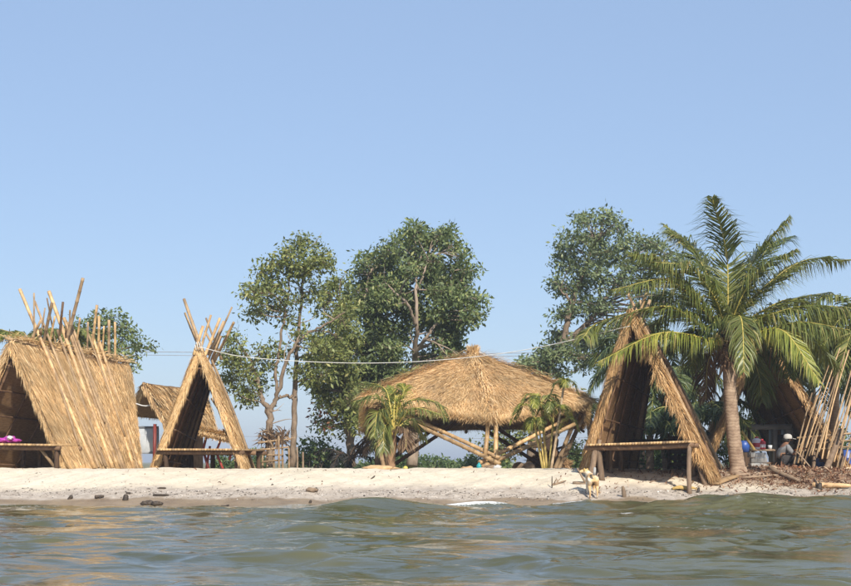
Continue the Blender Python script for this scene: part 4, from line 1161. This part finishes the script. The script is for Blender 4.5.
frond(t, [P(556, 440, 34.2), P(562, 422, 34.0), P(572, 418, 33.9), P(580, 432, 33.8)], 24, .28, .7, 'frond_yellow', 'rachis', .014, wid=.03)
# ------------------------------------------------------------------ dark hut behind the tall palm
h5 = thing('thatched_hut', PG(757, 36.8), 'dark thatched A-frame hut used as a kitchen behind the tall palm', 'hut')
A0, A1 = P(762, 330, 35.4), P(737, 368, 41)
pl5 = Patch(A0, A1, PG(694, 41, 0), PG(703, 36.2, 0), (-1, 0, .3), .03, .13)
slope(pl5, h5, 'straw_red', 8000, '01', 1800, wid=.015, length=.45, courses=11, shag=.035)
pr5 = Patch(A0, A1, PG(778, 41, 0), PG(850, 35.6, 0), (1, 0, .3), .03, .13)
slope(pr5, h5, 'straw_red', 7000, '01', 1800, wid=.015, length=.45, courses=11, shag=.035)
inner_frame(pl5, h5, 5, 4); inner_frame(pr5, h5, 6, 5)
# counter, bench and kitchen things
t = thing('grey_counter', PG(768, 37.6), 'grey panelled counter with openings inside the dark hut', 'counter')
zc = P(768, 428, 37.6)[2]; z0 = PG(768, 37.6)[2]
for px_, w in ((750.5, .07), (773, .06), (787, .10)):
    mb = MB(); c = P(px_, 440, 37.6); box(mb, (c[0], c[1], (zc + z0) / 2), (w, .25, (zc - z0) / 2 - .005)); mb.build('upright', 'grey_metal', t)
mb = MB(); box(mb, P(768, 427, 37.6), (.58, .28, .07)); mb.build('top', 'grey_metal', t)
mb = MB(); c = P(780, 441, 37.75); box(mb, c, (.26, .12, .17)); mb.build('dark_bay', 'black', t)
mb = MB(); lathe(mb, (*P(788, 446, 37.2)[:2], P(788, 446, 37.2)[2]), [(.0, -.1), (.12, -.1), (.17, .02), (.18, .06), (.16, .05), (.0, .0)], 18)
pt = tag(mb.build('cooking_pot', 'grey_metal', None, True, P(788, 448, 37.2)), 'round grey cooking pot inside the dark hut above the crouching person', 'pot')
t = thing('work_table', PG(765, 34.4), 'rough plank table with red and white cans beside the tall palm trunk', 'table')
for k in range(3):
    mb = MB(); a = P(750.5, 450 , 34.25 + k * .16); b_ = P(777.5, 450, 34.25 + k * .16); a[2] = b_[2] = P(765, 450, 34.3)[2] + R.uniform(-.006, .006); plank(mb, a, b_, .15, .035); mb.build('plank', 'driftwood', t)
zt = P(765, 450, 34.3)[2] - .02
for px_, dy in ((752.5, 34.25), (776, 34.25), (752.5, 34.57), (776, 34.57)):
    q = PG(px_, dy); mb = MB(); box(mb, (q[0], dy, (zt + q[2]) / 2), (.028, .028, (zt - q[2]) / 2)); mb.build('leg', 'wood', t)
mb = MB(); a, b_ = P(762, 463, 34.2), P(777, 463, 34.2); plank(mb, a, b_, .09, .05); mb.build('shelf', 'driftwood', t)
def can(px_, r, h, mat, lid, label, name='storage_can'):
    c = P(px_, 450, 34.42); c[2] = zt + .04
    mb = MB(); lathe(mb, c, [(0, 0), (r * .96, 0), (r, .012), (r, h * .85), (r * .8, h * .93), (r * .5, h), (0, h)], 18)
    o = mb.build(name, mat, None, True, c); tag(o, label, 'can')
    mb = MB(); lathe(mb, c + [0, 0, h], [(0, -.005), (r * .45, -.005), (r * .45, .04), (0, .04)], 14); mb.build('lid', lid, o, True)
    mb = MB(); lathe(mb, c, [(r * 1.02, h * .2), (r * 1.03, h * .22), (r * 1.03, h * .55), (r * 1.02, h * .57)], 18); mb.build('label_band', 'pink_label' if mat == 'red' else 'red', o, True)
can(756.5, .105, .27, 'pink_label', 'red', 'pale can with a red band standing on the plank table')
can(761.5, .10, .21, 'red', 'red', 'red can with a pale band standing on the plank table')
c = P(770, 450, 34.4); c[2] = zt + .04
mb = MB(); lathe(mb, c, [(0, 0), (.045, 0), (.055, .10), (.05, .10), (.04, .02), (0, .02)], 14)
tag(mb.build('plastic_cup', 'pale_board', None, True, c), 'small pale cup standing on the plank table', 'cup')
mb = MB(); tube(mb, bez([PG(752, 33.6, .0) + [0, 0, .55], P(741, 429, 33.9)], 6), .045, 8)
a, b_ = P(754.5, 450, 33.8), P(741.5, 431, 33.9)
mb = MB(); plank(mb, a, b_, .06, .04, (0, 1, 0)); tag(mb.build('leaning_board', 'husk', None, False, a), 'orange brown board leaning from the palm trunk to the plank table', 'board')
for k, (dx, dz, rz_) in enumerate(((0, .07, .1), (.02, .20, -.08), (-.02, .325, .15))):
    mb = MB(); q = PG(757.5, 33.3, dz) + [dx, 0, 0]; box(mb, q, (.19, .12, .06), rz_, chamfer=.012)
    tag(mb.build('concrete_block', 'concrete', None, False, q), ['lowest concrete block of the stack below the plank table', 'middle concrete block of the stack below the plank table', 'top concrete block of the stack below the plank table'][k], 'block', 'concrete block stack')
for k, (px_, Y, mt_, lab) in enumerate(((821, 37, 'blue', 'blue plastic barrel standing behind the leaning poles'), (846, 36.6, 'blue', 'blue plastic barrel beside the red one behind the leaning poles'), (853, 36.9, 'red', 'red plastic barrel behind the leaning poles'))):
    c = PG(px_, Y, -.01); h = .62
    mb = MB(); lathe(mb, c, [(0, 0), (.20, 0), (.23, .03), (.235, h * .3), (.245, h * .32), (.235, h * .34), (.235, h * .64), (.245, h * .66), (.235, h * .68), (.225, h * .95), (.19, h), (0, h)], 20)
    o = tag(mb.build('barrel', mt_, None, True, c), lab, 'barrel'); mb = MB(); lathe(mb, c + [0, 0, h], [(.17, -.004), (.17, .03), (.15, .035), (0, .03)], 18); mb.build('lid', 'black', o, True)
mb = MB()
t = thing('blue_bucket', PG(744, 36.4), 'blue bucket on a stand beside the tall palm trunk', 'bucket')
c = PG(744, 36.4, .0)
mb = MB(); lathe(mb, c, [(0, 0), (.16, 0), (.16, .52), (0, .52)], 12); mb.build('stand', 'wood_dark', t, True)
mb = MB(); lathe(mb, c + [0, 0, .53], [(0, 0), (.13, 0), (.17, .3), (.165, .3), (.12, .02), (0, .02)], 18); mb.build('pail', 'blue', t, True)

# ---- bare pole frame at the right edge
t6 = thing('pole_frame', PG(838, 33.2), 'bare frame of slanting bamboo rods on stout posts beside the kitchen hut', 'frame')
for a, b_, r in [((794, 464), (812, 393), .026), ((798, 463), (817, 395), .024), ((801, 461), (822, 392), .026), ((802, 470), (833, 377), .030), ((816, 458), (842, 360), .028), ((822, 459), (849, 350), .026), ((827, 459), (857, 352), .028),
                ((832, 458), (866, 350), .028), ((836, 470), (872, 352), .028), ((812, 455), (826, 400), .022), ((845, 492), (864, 410), .026), ((849, 488), (868, 400), .026), ((858, 480), (880, 380), .028), ((806, 448), (840, 348), .024), ((840, 440), (868, 340), .03), ((799, 452), (829, 365), .02), ((809, 456), (845, 352), .022), ((819, 452), (846, 358), .02), ((829, 450), (862, 346), .022), ((834, 462), (858, 378), .02), ((842, 466), (866, 372), .022)]:
    Yk = 33.2 + R.uniform(-.15, .15)
    aa = P(*a, Yk)
    if a[1] > 465:
        aa = PG(a[0], Yk, -.03)
    pole('rod', aa, P(*b_, Yk + 1.3), r * .85, 'rod' if len(t6.children) % 2 else 'bamboo_old', t6, 7, .008, .75, .3)
for py_, dy in ((434, .35), (441, .33), (447, .3)):
    pole('rail', P(797, py_ + 4, 33.3 + dy), P(880, py_ - 3, 33.2 + dy), .026, 'bamboo_old', t6, 7, .004)
for a, b_, r in (((825, 33.0), (842, 430), .075), ((842, 33.6), (840, 432), .06), ((814, 33.8), (813, 437), .05), ((803, 33.6), (802, 443), .04), ((829, 33.8), (828, 440), .045)):
    mb = MB(); tube(mb, bez([PG(a[0], a[1], -.05), P(b_[0], b_[1], a[1] + .5)], 8), r * np.array([1.15, 1, 1.03, .97, 1, .95, 1, .9]), 10); mb.build('post', 'wood', t6, True)
mb = MB(); tube(mb, bez([P(797, 452, 33.2), P(806, 462, 33.1), PG(812, 33.0)], 8), .018, 6); mb.build('stick', 'driftwood', t6, True)

# ------------------------------------------------------------------ crouching person
def skinned(name, verts, edges, radii, mat, parent, root=0, sub=2):
    me = bpy.data.meshes.new(name)
    o3 = np.array(parent['_o'])
    me.from_pydata([tuple(np.asarray(v) - o3) for v in verts], edges, [])
    o = bpy.data.objects.new(name, me); col.objects.link(o); o.parent = parent
    sk = o.modifiers.new('skin', 'SKIN'); sk.use_smooth_shade = True
    for v, r in zip(me.skin_vertices[0].data, radii):
        v.radius = (r, r) if np.ndim(r) == 0 else r
    me.skin_vertices[0].data[root].use_root = True
    s = o.modifiers.new('subsurf', 'SUBSURF'); s.levels = sub; s.render_levels = sub
    me.materials.append(MT[mat])
    return o
gp = PG(786, 33.9)
per = thing('person', gp, 'person in grey shirt and white cap crouching with orange gloves on knees', 'person')
b0 = lambda x, y, z: gp + np.array([x, y, z])
#      pelvis          waist            chest            neck             head             crown
V_ = [b0(-.10, 0, .24), b0(-.13, 0, .38), b0(-.06, 0, .54), b0(0, 0, .64), b0(.04, 0, .72), b0(.05, 0, .80),
      # legs: hip, knee, ankle, toe
      b0(-.05, -.10, .22), b0(.30, -.13, .42), b0(.12, -.13, .09), b0(.28, -.14, .035),
      b0(-.05, .10, .22), b0(.30, .13, .42), b0(.12, .13, .09), b0(.28, .14, .035),
      # arms: shoulder, elbow, wrist
      b0(-.02, -.18, .54), b0(.12, -.22, .36), b0(.34, -.12, .47),
      b0(-.02, .18, .54), b0(.12, .22, .36), b0(.34, .12, .47)]
E_ = [(0, 1), (1, 2), (2, 3), (3, 4), (4, 5), (0, 6), (6, 7), (7, 8), (8, 9), (0, 10), (10, 11), (11, 12), (12, 13), (2, 14), (14, 15), (15, 16), (2, 17), (17, 18), (18, 19)]
skinned('body', V_, E_, [.13, .12, .135, .055, .085, .075, .09, .062, .04, .035, .09, .062, .04, .035, .06, .043, .03, .06, .043, .03], 'skin', per)
sh = [0, 1, 2, 14, 15, 17, 18]
ix = {k: i for i, k in enumerate(sh)}
skinned('shirt', [V_[k] for k in sh], [(ix[a], ix[b_]) for a, b_ in E_ if a in ix and b_ in ix], [.145, .14, .155, .078, .058, .078, .058], 'shirt', per)
tr = [0, 6, 7, 8, 10, 11, 12]
ix = {k: i for i, k in enumerate(tr)}
skinned('trousers', [V_[k] for k in tr], [(ix[a], ix[b_]) for a, b_ in E_ if a in ix and b_ in ix], [.155, .11, .085, .062, .11, .085, .062], 'trousers', per)
mb = MB(); c = b0(.04, 0, .735)
lathe(mb, c, [(.104, 0.0), (.106, .03), (.098, .075), (.065, .108), (0, .12)], 18)
pk = np.array([c + [.10, -.09, .012], c + [.19, -.06, -.005], c + [.21, 0, -.008], c + [.19, .06, -.005], c + [.10, .09, .012]])
pk2 = pk - [0, 0, .012]
mb.add(np.concatenate([pk, pk2]), [[0, 1, 2, 3], [8, 7, 6, 5], [0, 5, 6, 1], [1, 6, 7, 2], [2, 7, 8, 3], [3, 8, 9, 4]], [[0, 3, 4], [9, 8, 5]])
mb.build('cap', 'cap', per, True)
mb = MB(); lump(mb, b0(.0, 0, .70), (.10, .095, .075), 1, .04); mb.build('hair', 'hair', per, True)
mb = MB(); lump(mb, b0(.135, 0, .70), (.022, .018, .022), 1, .02); mb.build('nose', 'skin', per, True)
for sy in (-1, 1):
    w_ = b0(.34, .12 * sy, .47)
    vs, es, rs = [w_ + [-.12, .05 * sy, -.05], w_, w_ + [.07, -.01 * sy, .0]], [(0, 1), (1, 2)], [.044, .040, .038]
    for j, (dy, ln) in enumerate(((-.035, .075), (-.012, .09), (.012, .085), (.035, .07))):
        a = len(vs); vs += [w_ + [.09, dy, .005], w_ + [.09 + ln * .55, dy * 1.1, -.005], w_ + [.09 + ln * .9, dy * 1.1, -.045]]
        es += [(2, a), (a, a + 1), (a + 1, a + 2)]; rs += [.012, .011, .010]
    a = len(vs); vs += [w_ + [.05, -.05 * sy, .0], w_ + [.085, -.07 * sy, -.02]]; es += [(1, a), (a, a + 1)]; rs += [.014, .011]
    skinned('glove', vs, es, rs, 'glove', per, 0, 1)
    mb = MB(); lump(mb, b0(.22, .135 * sy, .03), (.13, .05, .04), 2, .04); mb.build('shoe', 'glove', per, True)

# ------------------------------------------------------------------ dog at the water's edge, seen from behind, head turned left
m, nt, bb = new_mat('dog_coat')
pos = obj_vec(nt)
c_ = ramp(nt, noise(nt, 4.5, 3, .5), [(.40, (.72, .62, .48)), (.52, (.58, .38, .18)), (.72, (.36, .19, .08))])
nt.links.new(c_, bb.inputs['Base Color']); bb.inputs['Roughness'].default_value = .9
bump(nt, noise(nt, 60, 3, .6), bb, .4, .01)
MT['dog'] = m
YD = 29.2
gd = PG(593.5, YD)
dg = thing('dog', gd, 'tan and white dog standing at the waterline with its head turned', 'dog')
d0 = lambda x, y, z: gd + .95 * np.array([x, y, z])
V_ = [d0(0, .02, .44), d0(-.01, .22, .45), d0(-.02, .44, .44), d0(-.05, .54, .53), d0(-.10, .56, .60), d0(-.19, .52, .595), d0(-.255, .49, .575),
      d0(.075, .0, .38), d0(.085, .06, .26), d0(.08, -.05, .15), d0(.08, -.03, .035), d0(.08, .03, .012),
      d0(-.075, .0, .38), d0(-.085, .06, .26), d0(-.08, -.05, .15), d0(-.08, -.03, .035), d0(-.08, .03, .012),
      d0(.06, .44, .36), d0(.065, .46, .22), d0(.065, .45, .05), d0(.065, .49, .02), d0(-.08, .44, .36), d0(-.085, .46, .22), d0(-.085, .45, .05), d0(-.085, .49, .02)]
for k in range(7, 25):
    V_[k][2] = gd[2] + (V_[k][2] - gd[2]) 
for k in (19, 20, 23, 24):
    V_[k][2] += .07
E_ = [(0, 1), (1, 2), (2, 3), (3, 4), (4, 5), (5, 6), (0, 7), (7, 8), (8, 9), (9, 10), (10, 11), (0, 12), (12, 13), (13, 14), (14, 15), (15, 16), (2, 17), (17, 18), (18, 19), (19, 20), (2, 21), (21, 22), (22, 23), (23, 24)]
skinned('body', V_, E_, [.95 * q_ for q_ in [.105, .10, .12, .07, .072, .042, .026] + [.062, .040, .023, .018, .021] * 2 + [.048, .032, .020, .023] * 2], 'dog', dg)
skinned('tail', [d0(.0, -.06, .50), d0(.01, -.12, .58), d0(.02, -.06, .66), d0(.03, .02, .665), d0(.04, .05, .61)], [(0, 1), (1, 2), (2, 3), (3, 4)], [.028, .030, .030, .026, .014], 'cap', dg)
for sx in (-.07, .02):
    skinned('ear', [d0(-.09 + sx * .6, .57 + sx, .655), d0(-.085 + sx * .9, .575 + sx * 1.3, .64), d0(-.075 + sx, .58 + sx * 1.5, .59)], [(0, 1), (1, 2)], [.02, .028, .012], 'husk', dg, 0, 1)
mb = MB(); lump(mb, d0(-.285, .475, .578), (.018, .018, .015), 1, .05); mb.build('nose', 'black', dg, True)

# ------------------------------------------------------------------ rickety stick stall
t = thing('stick_stall', PG(275, 40.5), 'rickety stick stall with dry leaf roof beside the sparse tree trunk', 'stall')
for px_, y0, Y in ((263, 447, 40.2), (279, 436, 40), (283, 440, 40.4), (268, 440, 41), (289, 448, 40.6), (274, 448, 40.1)):
    pole('post', PG(px_, Y, -.03), P(px_ + R.uniform(-1, 1), y0, Y), .035, 'bamboo_old', t, 7, .012)
for a, b_ in (((258, 443), (291, 439)), ((256, 450), (289, 447)), ((262, 462), (284, 460)), ((266, 455), (282, 455))):
    pole('rail', P(*a, 40), P(*b_, 40.1), .03, 'bamboo_old', t, 7, .01)
mb = MB(); n_ = 260
root = np.stack([R.uniform(P(260, 0, 40)[0], P(286, 0, 40)[0], n_), R.uniform(40, 40.8, n_), P(0, 438, 40)[2] + R.uniform(-.15, .22, n_)], 1)
tip = root + unit(R.normal(0, 1, (n_, 3)) + [0, 0, -.5]) * R.uniform(.15, .45, (n_, 1))
strands(mb, root, (root + tip) / 2 + [0, 0, .05], tip, .05, unit(R.normal(0, 1, (n_, 3)))); mb.build('dry_leaves', 'frond_dead', t)['kind'] = 'stuff'
for px_, y0, lab in ((297, 447, 'thin grey stick standing up beside the slim trunk'), (303, 452, 'short stick standing up before the rounded bush')):
    mb = MB(); a = PG(px_, 40, -.05); tube(mb, bez([a, (a + P(px_, y0, 40)) / 2 + R.normal(0, .01, 3), P(px_, y0, 40)], 6), [.034, .032, .03, .031, .028, .024], 7)
    tag(mb.build('stake', 'driftwood', None, True, a), lab, 'stick')

# heap of dark stuff under the pavilion and cut logs
for k, (px_, Y, r, lab, mt_, nm) in enumerate(((548, 40.5, (.62, .4, .55), 'rounded dark heap of old thatch under the right side of the pavilion', 'core', 'thatch_heap'),)):
    mb = MB(); c = PG(px_, Y, .1); lump(mb, c, r, 2.0, .12, 22, 14)
    n_ = 1400; d = unit(R.normal(0, 1, (n_, 3))); d[:, 2] = np.abs(d[:, 2]); root = c + d * np.array(r) * .98
    tip = root + unit(d * .3 + R.normal(0, .5, (n_, 3)) + [0, 0, -.5]) * R.uniform(.1, .3, (n_, 1))
    strands(mb, root, (root + tip) / 2 + d * .03, tip, .03, unit(R.normal(0, 1, (n_, 3))))
    tag(mb.build(nm, mt_, None, True, c), lab, 'heap')
for k, (px_, Y, dz, lab) in enumerate(((519, 37.6, .16, 'cut palm log end lying under the pavilion beside the areca stems'), (529, 37.4, .15, 'second cut palm log lying under the pavilion behind the areca stems'))):
    mb = MB(); c = PG(px_, Y, dz); tube(mb, [c + [-.04, -.3, 0], c + [0, 0, 0], c + [.05, .5, 0]], [.17, .18, .17], 14)
    tag(mb.build('palm_log', 'driftwood', None, True, c), lab, 'log')

# ------------------------------------------------------------------ cables and rope
def cable(name, pts, r, mat, label, n=60, nyl=6):
    mb = MB(); tube(mb, bez(pts, n), r, nyl)
    return tag(mb.build(name, mat, None, True, pts[0]), label, 'cable')
cable('rope', [P(199, 347, 33.05), P(250, 357.5, 33.4), P(350, 363, 33.6), P(440, 360, 33.2), P(530, 349, 32.4), P(630, 326, 31.0)], .0085, 'rope', 'white rope slung from the narrow shelter peak to the tall shelter peak', 80)
cable('power_line', [np.array([-38, 72, 6.95]), np.array([-12, 72, 6.55]), np.array([8, 72, 6.55]), np.array([38, 72, 7.3])], .022, 'wire', 'thin grey power line high above the ground behind the trees', 40)
cable('power_line', [np.array([-38, 72, 6.78]), np.array([-12, 72, 6.38]), np.array([8, 72, 6.40]), np.array([38, 72, 7.1])], .018, 'wire', 'thinner grey power line strung just below the other behind the trees', 40)
cable('power_line', [np.array([-90, 190, 5.2]), np.array([-20, 190, 4.35]), np.array([20, 190, 4.2]), np.array([90, 190, 5.6])], .04, 'wire', 'far thin power line low over the distant bushes', 40)
for x_, y_, zt_, lab in ((-38, 72, 7.4, 'wooden utility pole holding the two power lines at the wide shelter end'), (38, 72, 7.8, 'wooden utility pole holding the two power lines at the kitchen hut end'), (-90, 190, 5.8, 'far wooden utility pole at the wide shelter end'), (90, 190, 6.2, 'far wooden utility pole at the kitchen hut end')):
    a = np.array([x_, y_, float(G(x_, y_)) - .1]); t = thing('utility_pole', a, lab, 'pole')
    mb = MB(); tube(mb, [a, (a + [0, 0, 3]), np.array([x_, y_, zt_])], [.14, .12, .10], 10); mb.build('shaft', 'wood', t, True)
    mb = MB(); box(mb, (x_, y_, zt_ - .3), (.7, .06, .06)); mb.build('crossarm', 'wood', t)

# ------------------------------------------------------------------ things lying on the sand
def stick(label, a, b_, r, mat='driftwood', name='driftwood', twigs=0, cat='driftwood', bend=.06):
    a = np.asarray(a, float); b_ = np.asarray(b_, float)
    L = np.linalg.norm(b_ - a)
    q = bez([a, a * .6 + b_ * .4 + R.normal(0, bend, 3) * L * [1, 1, .5], b_], 10)
    mb = MB(); tube(mb, q, r * np.array([.8, 1.1, 1.0, 1.12, .95, 1.05, .9, .95, .75, .5]), 8)
    for k in range(twigs):
        i = R.integers(2, 9); tube(mb, bez([q[i], q[i] + R.normal(0, .1, 3) + [0, 0, .08]], 4), [r * .7, r * .6, r * .55, r * .4], 6)
    return tag(mb.build(name, mat, None, True, a), label, cat)
onS = lambda px_, py_: None
def hit(px_, py_):
    """where the ray through a pixel meets the beach"""
    Ys = np.linspace(27.5, 34, 1300)
    zr = CH + (YH - py_) / F * Ys
    zg = G((px_ - 425.5) / F * Ys, Ys)
    k = np.argmax(zg >= zr) if np.any(zg >= zr) else len(Ys) - 1
    return np.array([(px_ - 425.5) / F * Ys[k], Ys[k], float(zg[k])])
L_ = lambda a, b_, dz=.02: (hit(*a) + [0, 0, dz], hit(*b_) + [0, 0, dz])
stick('dark branched stub standing at the wet sand edge below the wide shelter', hit(69, 499) + [0, 0, -.03], hit(71, 499) + [.02, 0, .07], .045, 'dark_drift', twigs=0)
stick('flat dark driftwood scrap with twigs on the wet sand below the wide shelter', *L_((95, 499), (104, 498), .04), .035, 'dark_drift', twigs=1)
stick('stubby dark driftwood stump upright on the wet sand', hit(125, 500) + [0, 0, -.03], hit(126, 500) + [0, 0, .12], .06, 'dark_drift', twigs=0)
stick('straight dark plank of driftwood lying on the pebble band', *L_((153, 496), (169, 496), .02), .026, 'dark_drift', bend=.01)
stick('small dark driftwood scrap high on the pebble band', *L_((159, 489), (166, 489), .02), .022, 'dark_drift')
stick('short dark driftwood scrap beside the upright stump', *L_((126, 494), (131, 494), .02), .022, 'dark_drift')
stick('thin dark stick at the foam line below the narrow shelter', *L_((221, 507), (229, 506), .02), .022, 'dark_drift')
c = hit(150, 505); mb = MB()
for k, (dx, r) in enumerate(((-.10, .07), (.0, .08), (.12, .065), (.2, .05))):
    lump(mb, c + [dx, R.uniform(-.04, .04), .03], (r * 1.3, r, r * .8), k, .2)
tag(mb.build('husk_pile', 'dark_drift', None, True, c), 'dark clump of soaked coconut husks at the foam line', 'husks')
c = hit(311, 491); mb = MB(); lump(mb, c + [0, 0, .02], (.12, .09, .055), 3, .2); lump(mb, c + [.08, .02, .02], (.07, .07, .04), 5, .2)
tag(mb.build('rock', 'driftwood', None, True, c), 'lone brown rock lying on the pebble band below the blackened palm', 'rock')
stick('small dark root stub at the waterline below the lone brown rock', hit(310, 503) + [0, 0, -.02], hit(311, 503) + [0, 0, .06], .03, 'dark_drift')
stick('long grey branch lying on the sand beside the dog', *L_((573, 484), (600, 494), .03), .035, twigs=3)
stick('thin branch on the sand in front of the areca palms', *L_((552, 486), (566, 482), .03), .022, twigs=3)
stick('pointed upright driftwood splinter near the dog', hit(624, 497) + [0, 0, -.03], hit(623, 497) + [-.01, 0, .23], .045, 'driftwood', bend=.02)
stick('thin upright twig in the sand below the areca palms', hit(552, 488) + [0, 0, -.03], hit(552, 488) + [.0, 0, .26], .012, 'dark_drift')
stick('short upright stake in the shallows below the long platform', hit(699, 492) + [0, 0, -.1], hit(699, 492) + [0, 0, .10], .035, 'dark_drift')
stick('mossy upright stump at the water edge below the leaning poles', hit(820, 490) + [0, 0, -.1], hit(820, 490) + [0, 0, .16], .06, 'dark_drift', twigs=1)
stick('dark stick stuck in the sand below the young coconut palm', hit(371, 479) + [0, 0, .0], hit(375, 477) + [0, 0, .03], .016, 'dark_drift')
stick('long grey log lying on the leaf littered bank beside the palm', *L_((770, 470), (800, 484), .06), .06)
stick('bleached log lying along the bank below the leaning poles', *L_((812, 487), (851, 488), .05), .06, 'rod', bend=.02)
stick('thin brown branch across the leaf litter below the concrete blocks', *L_((742, 480), (778, 477), .05), .025, twigs=3)
stick('short brown stick on the sand below the long platform', *L_((650, 483), (662, 481), .02), .016)
# curled palm sheath and broken plank
c = hit(684, 490)
mb = MB(); s = np.linspace(0, 1, 14); th = np.linspace(-1.2, 1.2, 9)
V_ = np.array([[c[0] - .26 + .56 * a + .0, c[1] + .10 * math.sin(q_) * (1 - .4 * a), c[2] + .015 + .085 * math.cos(q_) * math.sin(math.pi * (a * .85 + .12)) + .01 * math.sin(a * 9)] for a in s for q_ in th])
mb.add(np.concatenate([V_, V_ - [0, 0, .02]]), grid_faces(14, 9), grid_faces(14, 9)[:, ::-1] + 126)
tag(mb.build('palm_sheath', 'husk', None, True, c), 'curled golden palm leaf sheath lying on the sand below the long platform', 'palm sheath')
mb = MB(); a, b_ = L_((714, 486), (735, 478), .05); plank(mb, a, b_, .22, .05); tag(mb.build('broken_plank', 'rod', None, False, a), 'broken pale plank lying at the foot of the tall shelter', 'plank')
c = PG(479, 33.4); mb = MB(); lathe(mb, c, [(0, 0), (.05, 0), (.06, .015), (.06, .09), (.035, .13), (.022, .135), (.022, .16), (0, .16)], 14)
o = tag(mb.build('plastic_jug', 'teal', None, True, c), 'small teal plastic jug standing on the sand before the pavilion foot', 'jug')
mb = MB(); lathe(mb, c + [0, 0, .16], [(.025, 0), (.025, .025), (0, .027)], 12); mb.build('lid', 'black', o, True)
c = PG(405.5, 33.6); mb = MB(); lathe(mb, c, [(0, 0), (.045, 0), (.06, .03), (.055, .05), (.03, .08), (0, .085)], 14)
tag(mb.build('plastic_float', 'yellow', None, True, c), 'small yellow plastic float on the sand crest beside the young palm', 'float')
c = PG(379, 33.2, .02); mb = MB(); lump(mb, c, (.42, .2, .07), 3, .25); tag(mb.build('husk_pile', 'rod', None, True, c), 'pale pile of dry husks on the sand crest beside the young palm', 'husks')
for k, (px_, lab) in enumerate(((467, 'small pile of pale rags left of the teal jug'), (490, 'small pile of brown husks right of the teal jug'), (497, 'pale stone at the front foot of the pavilion'))):
    c = PG(px_, 33.3, .02); mb = MB(); lump(mb, c, (.16 - k * .03, .1, .06), k * 2.2, .25); tag(mb.build('small_heap', ['rod', 'driftwood', 'concrete'][k], None, True, c), lab, 'heap')

# pebbles, shells, leaf litter
def scatter(n, xr, sampler, mat, name, label_parent=None):
    pass
n_ = 5200
x = R.uniform(-11.5, 11.5, n_); Yp = np.where(R.uniform(0, 1, n_) < .9, R.normal(29.7, .27, n_), R.uniform(29.2, 32.4, n_))
Yp = np.clip(Yp, 28.9, 32.5)
z = G(x, Yp); r = np.exp(R.normal(math.log(.010), .5, n_)); r = np.minimum(r, .035)
octv = np.array([[1, 0, 0], [0, 1, 0], [-1, 0, 0], [0, -1, 0], [0, 0, .6], [0, 0, -.6]], float)
octf = np.array([[0, 1, 4], [1, 2, 4], [2, 3, 4], [3, 0, 4], [1, 0, 5], [2, 1, 5], [3, 2, 5], [0, 3, 5]])
rot = R.uniform(0, 6.28, n_); k1 = R.uniform(.6, 1.5, n_)
V_ = octv[None] * r[:, None, None] * np.stack([k1, 1 / k1, np.ones(n_)], 1)[:, None, :]
V_ = V_ + R.normal(0, .15, V_.shape) * r[:, None, None]
V_ = np.stack([V_[..., 0] * np.cos(rot)[:, None] - V_[..., 1] * np.sin(rot)[:, None], V_[..., 0] * np.sin(rot)[:, None] + V_[..., 1] * np.cos(rot)[:, None], V_[..., 2]], -1) + np.stack([x, Yp, z + r * .2], 1)[:, None, :]
mb = MB(); mb.add(V_, (np.arange(n_) * 6)[:, None, None].repeat(8, 1).reshape(-1, 1) + np.tile(octf, (n_, 1)))
pb_ = mb.build('pebbles', 'pebble'); pb_['kind'] = 'stuff'
tag(pb_, 'band of small pebbles and shell bits along the beach', 'pebbles')
n_ = 3700
x = np.concatenate([R.normal(8.6, 1.4, 3200), R.uniform(3, 11, 400), R.uniform(-10, 10, 100)]); Yp = np.concatenate([R.normal(31.5, .65, 3200), R.normal(31.6, .9, 400), R.normal(31.5, .9, 100)])
Yp = np.clip(Yp, 29.5, 34); z = G(x, Yp)
p = np.stack([x, Yp, z + .006], 1)
d = unit(np.stack([R.normal(0, 1, n_), R.normal(0, 1, n_), R.normal(.12, .22, n_)], 1)); L = R.uniform(.04, .24, (n_, 1)) * np.where(np.arange(n_) < 3200, 1.0, .5)[:, None]
mb = MB(); strands(mb, p, p + d * L * .5 + [0, 0, .025], p + d * L + [0, 0, .012], R.uniform(.008, .035, n_), unit(np.cross(d, R.normal(0, .4, (n_, 3)) + [0, 0, 1])))
lt = mb.build('leaf_litter', 'litter'); lt['kind'] = 'stuff'
tag(lt, 'dry brown leaf litter scattered over the bank by the palm', 'leaf litter')

# ------------------------------------------------------------------ hazy sea air
m = bpy.data.materials.new('sea_haze'); m.use_nodes = True
nt = m.node_tree
nt.nodes.remove(nt.nodes['Principled BSDF'])
pvn = nt.nodes.new('ShaderNodeVolumePrincipled')
pvn.inputs['Color'].default_value = (.86, .92, 1.0, 1)
pvn.inputs['Density'].default_value = .0010
pvn.inputs['Anisotropy'].default_value = .2
nt.links.new(pvn.outputs[0], nt.nodes['Material Output'].inputs['Volume'])
MT['haze'] = m
mb = MB()
x0, x1, y0, y1, z0, z1 = -1600, 1600, -650, 3600, -4.0, 13.0
mb.add([[x0, y0, z0], [x1, y0, z0], [x1, y1, z0], [x0, y1, z0], [x0, y0, z1], [x1, y0, z1], [x1, y1, z1], [x0, y1, z1]],
       [[0, 3, 2, 1], [4, 5, 6, 7], [0, 1, 5, 4], [1, 2, 6, 5], [2, 3, 7, 6], [3, 0, 4, 7]])
o = mb.build('haze', 'haze'); o['kind'] = 'stuff'
o['label'] = 'thin sea haze over the beach'; o['category'] = 'haze'
